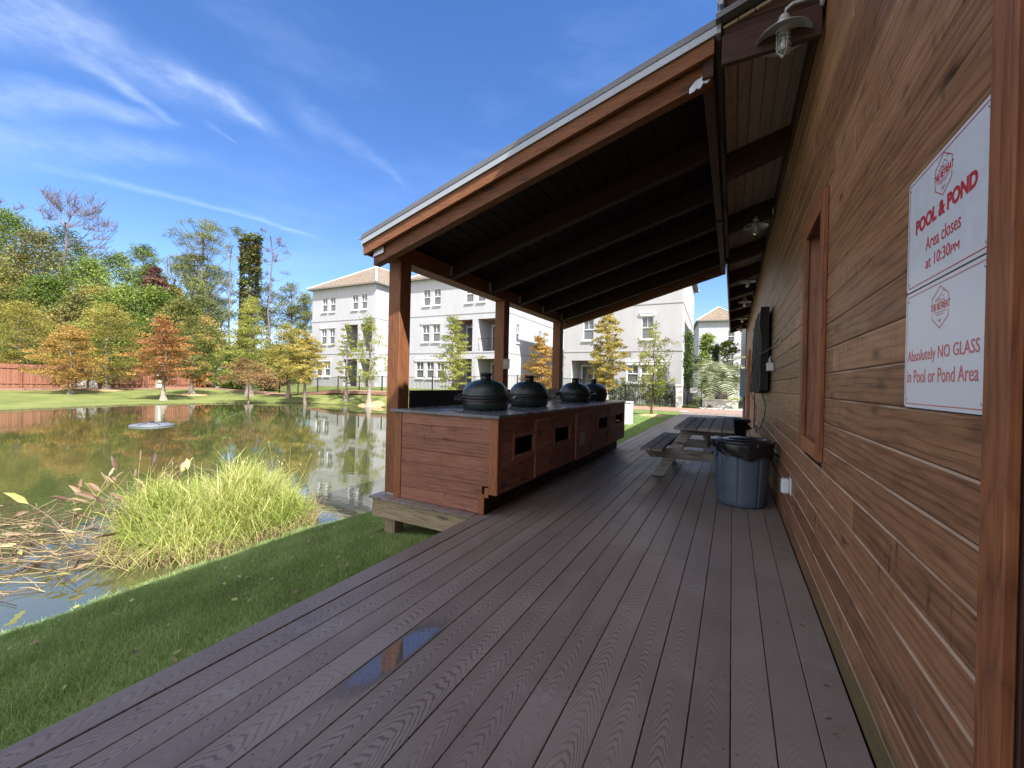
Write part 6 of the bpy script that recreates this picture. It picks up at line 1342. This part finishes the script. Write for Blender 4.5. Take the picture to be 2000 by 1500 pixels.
for k in range(60): stalk(mb, (rg.uniform(-.9, .8), rg.uniform(-.6, .7), .01), rg.uniform(pi*.75, pi*1.6), rg.uniform(.05, .6), rg.uniform(.35, 1.0), rg.uniform(-.1, .7), .0035, rg.uniform(.08, .18) if k % 2 else 0, rg.uniform(.1, .9))
mb.build('stalks', M['lf_stalk'], WP)
mb = MB()
for k in range(180):                                 # fallen stalks lying on the water
    x, y = rg.uniform(-3.0, 1.0), rg.normal()*.42-.05
    if pond_sd(np.array([x-6.1]), np.array([y+1.55]))[0] > -.03: continue
    L = rg.uniform(.2, .95)*(1 if x > -1.8 else .7); az = rg.normal()*.55+2.9; p = Vector((x, y, .006+rg.random()*.05)); d_ = Vector((cos(az), sin(az), rg.normal()*.05)); P = [p, p+d_*L*.5+Vector((0, 0, rg.normal()*.02)), p+d_*L+Vector((rg.normal()*.06, rg.normal()*.06, -.01))]
    mb.tube([Vector((q.x, q.y, max(.004, q.z))) for q in P], [.0045, .004, .003], 4, rnd=float(rg.uniform(0, .85)), cap=False)
for k in range(46): x, y = rg.uniform(-2.2, .6), rg.normal()*.4; stalk(mb, (x, y, .02), rg.uniform(0, 2*pi), rg.uniform(-.02, .25), rg.uniform(.05, .2), .1, .003, rg.uniform(.10, .24), rg.uniform(.1, 1.0))
mb.build('fallen_stalks', M['lf_stalk'], WP)
for (p_, az_, el_, L_, cu_, lf_, lab) in (((-4.85, 2.6, WZ+.1), 1.9, .9, .85, .5, .13, 'thin dark stalk with a blackened leaf arching over the front of the marsh grass'), ((-5.0, 3.5, WZ+.15), 2.2, 1.1, .7, .7, .10, 'dark bent stalk at the right shoulder of the marsh grass'), ((-5.2, 2.2, WZ+.2), 2.0, 1.2, .75, .6, .11, 'dark withered stalk at the left front of the marsh grass')):
    mb = MB(); stalk(mb, p_, az_, el_, L_, cu_, .004, lf_, .03); o = mb.build('dead_stalk', M['lf_stalk']); tag(o, lab, 'dead stalk', 'dead stalks over the marsh grass')
# tall seed stems above the mound
mb = MB()
for k in range(90): stalk(mb, (rg.uniform(-.75, .7), rg.uniform(-.9, .9), .25), rg.uniform(0, 2*pi), rg.uniform(.9, 1.5), rg.uniform(.35, .75), rg.uniform(.1, .7), .0022, .05, .9)
mb.build('seed_stems', M['lf_reed'], RC)
# a few leaves and needles lying on the deck

rg = np.random.default_rng(64); mb = MB()
for k in range(230):
    x = DX1-.02-abs(rg.normal())*.10 if k % 3 == 0 else rg.uniform(DX0+.03, DX1-.02); y = rg.uniform(.25, 9.5); a = rg.uniform(0, 2*pi)
    if k % 4 == 0:
        w_, l_ = rg.uniform(.003, .007), rg.uniform(.008, .020); c_, s_ = cos(a), sin(a); mb.add([(x-c_*l_, y-s_*l_, .003), (x-s_*w_, y+c_*w_, .006), (x+c_*l_, y+s_*l_, .004), (x+s_*w_, y-c_*w_, .003)], [(0, 1, 2, 3)], rnd=float(rg.uniform(.1, .9)))
    else:
        l_ = rg.uniform(.012, .045); mb.tube([(x, y, .0028), (x+cos(a)*l_*.5+.003, y+sin(a)*l_*.5, .0035), (x+cos(a)*l_, y+sin(a)*l_, .003)], .0008, 3, rnd=float(rg.uniform(0, .7)), cap=False)
o = mb.build('leaf_litter', M['lf_stalk']); o['kind'] = 'stuff'; o['label'] = 'scattered pine needles and bits of leaf on the deck boards'

rg = np.random.default_rng(65); mb = MB()
for k in range(260):
    y = rg.uniform(0.0, 8.0); x = rg.uniform(-4.6, -2.15)
    if pond_sd(np.array([x]), np.array([y]))[0] < .03 or (x > -3.42 and y > 3.2): continue
    z = gz(x, y)+.045; l_ = rg.uniform(.012, .035); w_ = l_*rg.uniform(.3, .6); a = rg.uniform(0, 2*pi); c_, s_ = cos(a), sin(a); t_ = rg.normal()*.008
    mb.add([(x-c_*l_, y-s_*l_, z), (x-s_*w_, y+c_*w_, z+t_+.004), (x+c_*l_, y+s_*l_, z+t_), (x+s_*w_, y-c_*w_, z)], [(0, 1, 2, 3)], rnd=float(rg.uniform(.1, 1)))
o = mb.build('fallen_leaves', M['lf_stalk']); o['kind'] = 'stuff'; o['label'] = 'few small fallen leaves lying in the grass beside the deck'
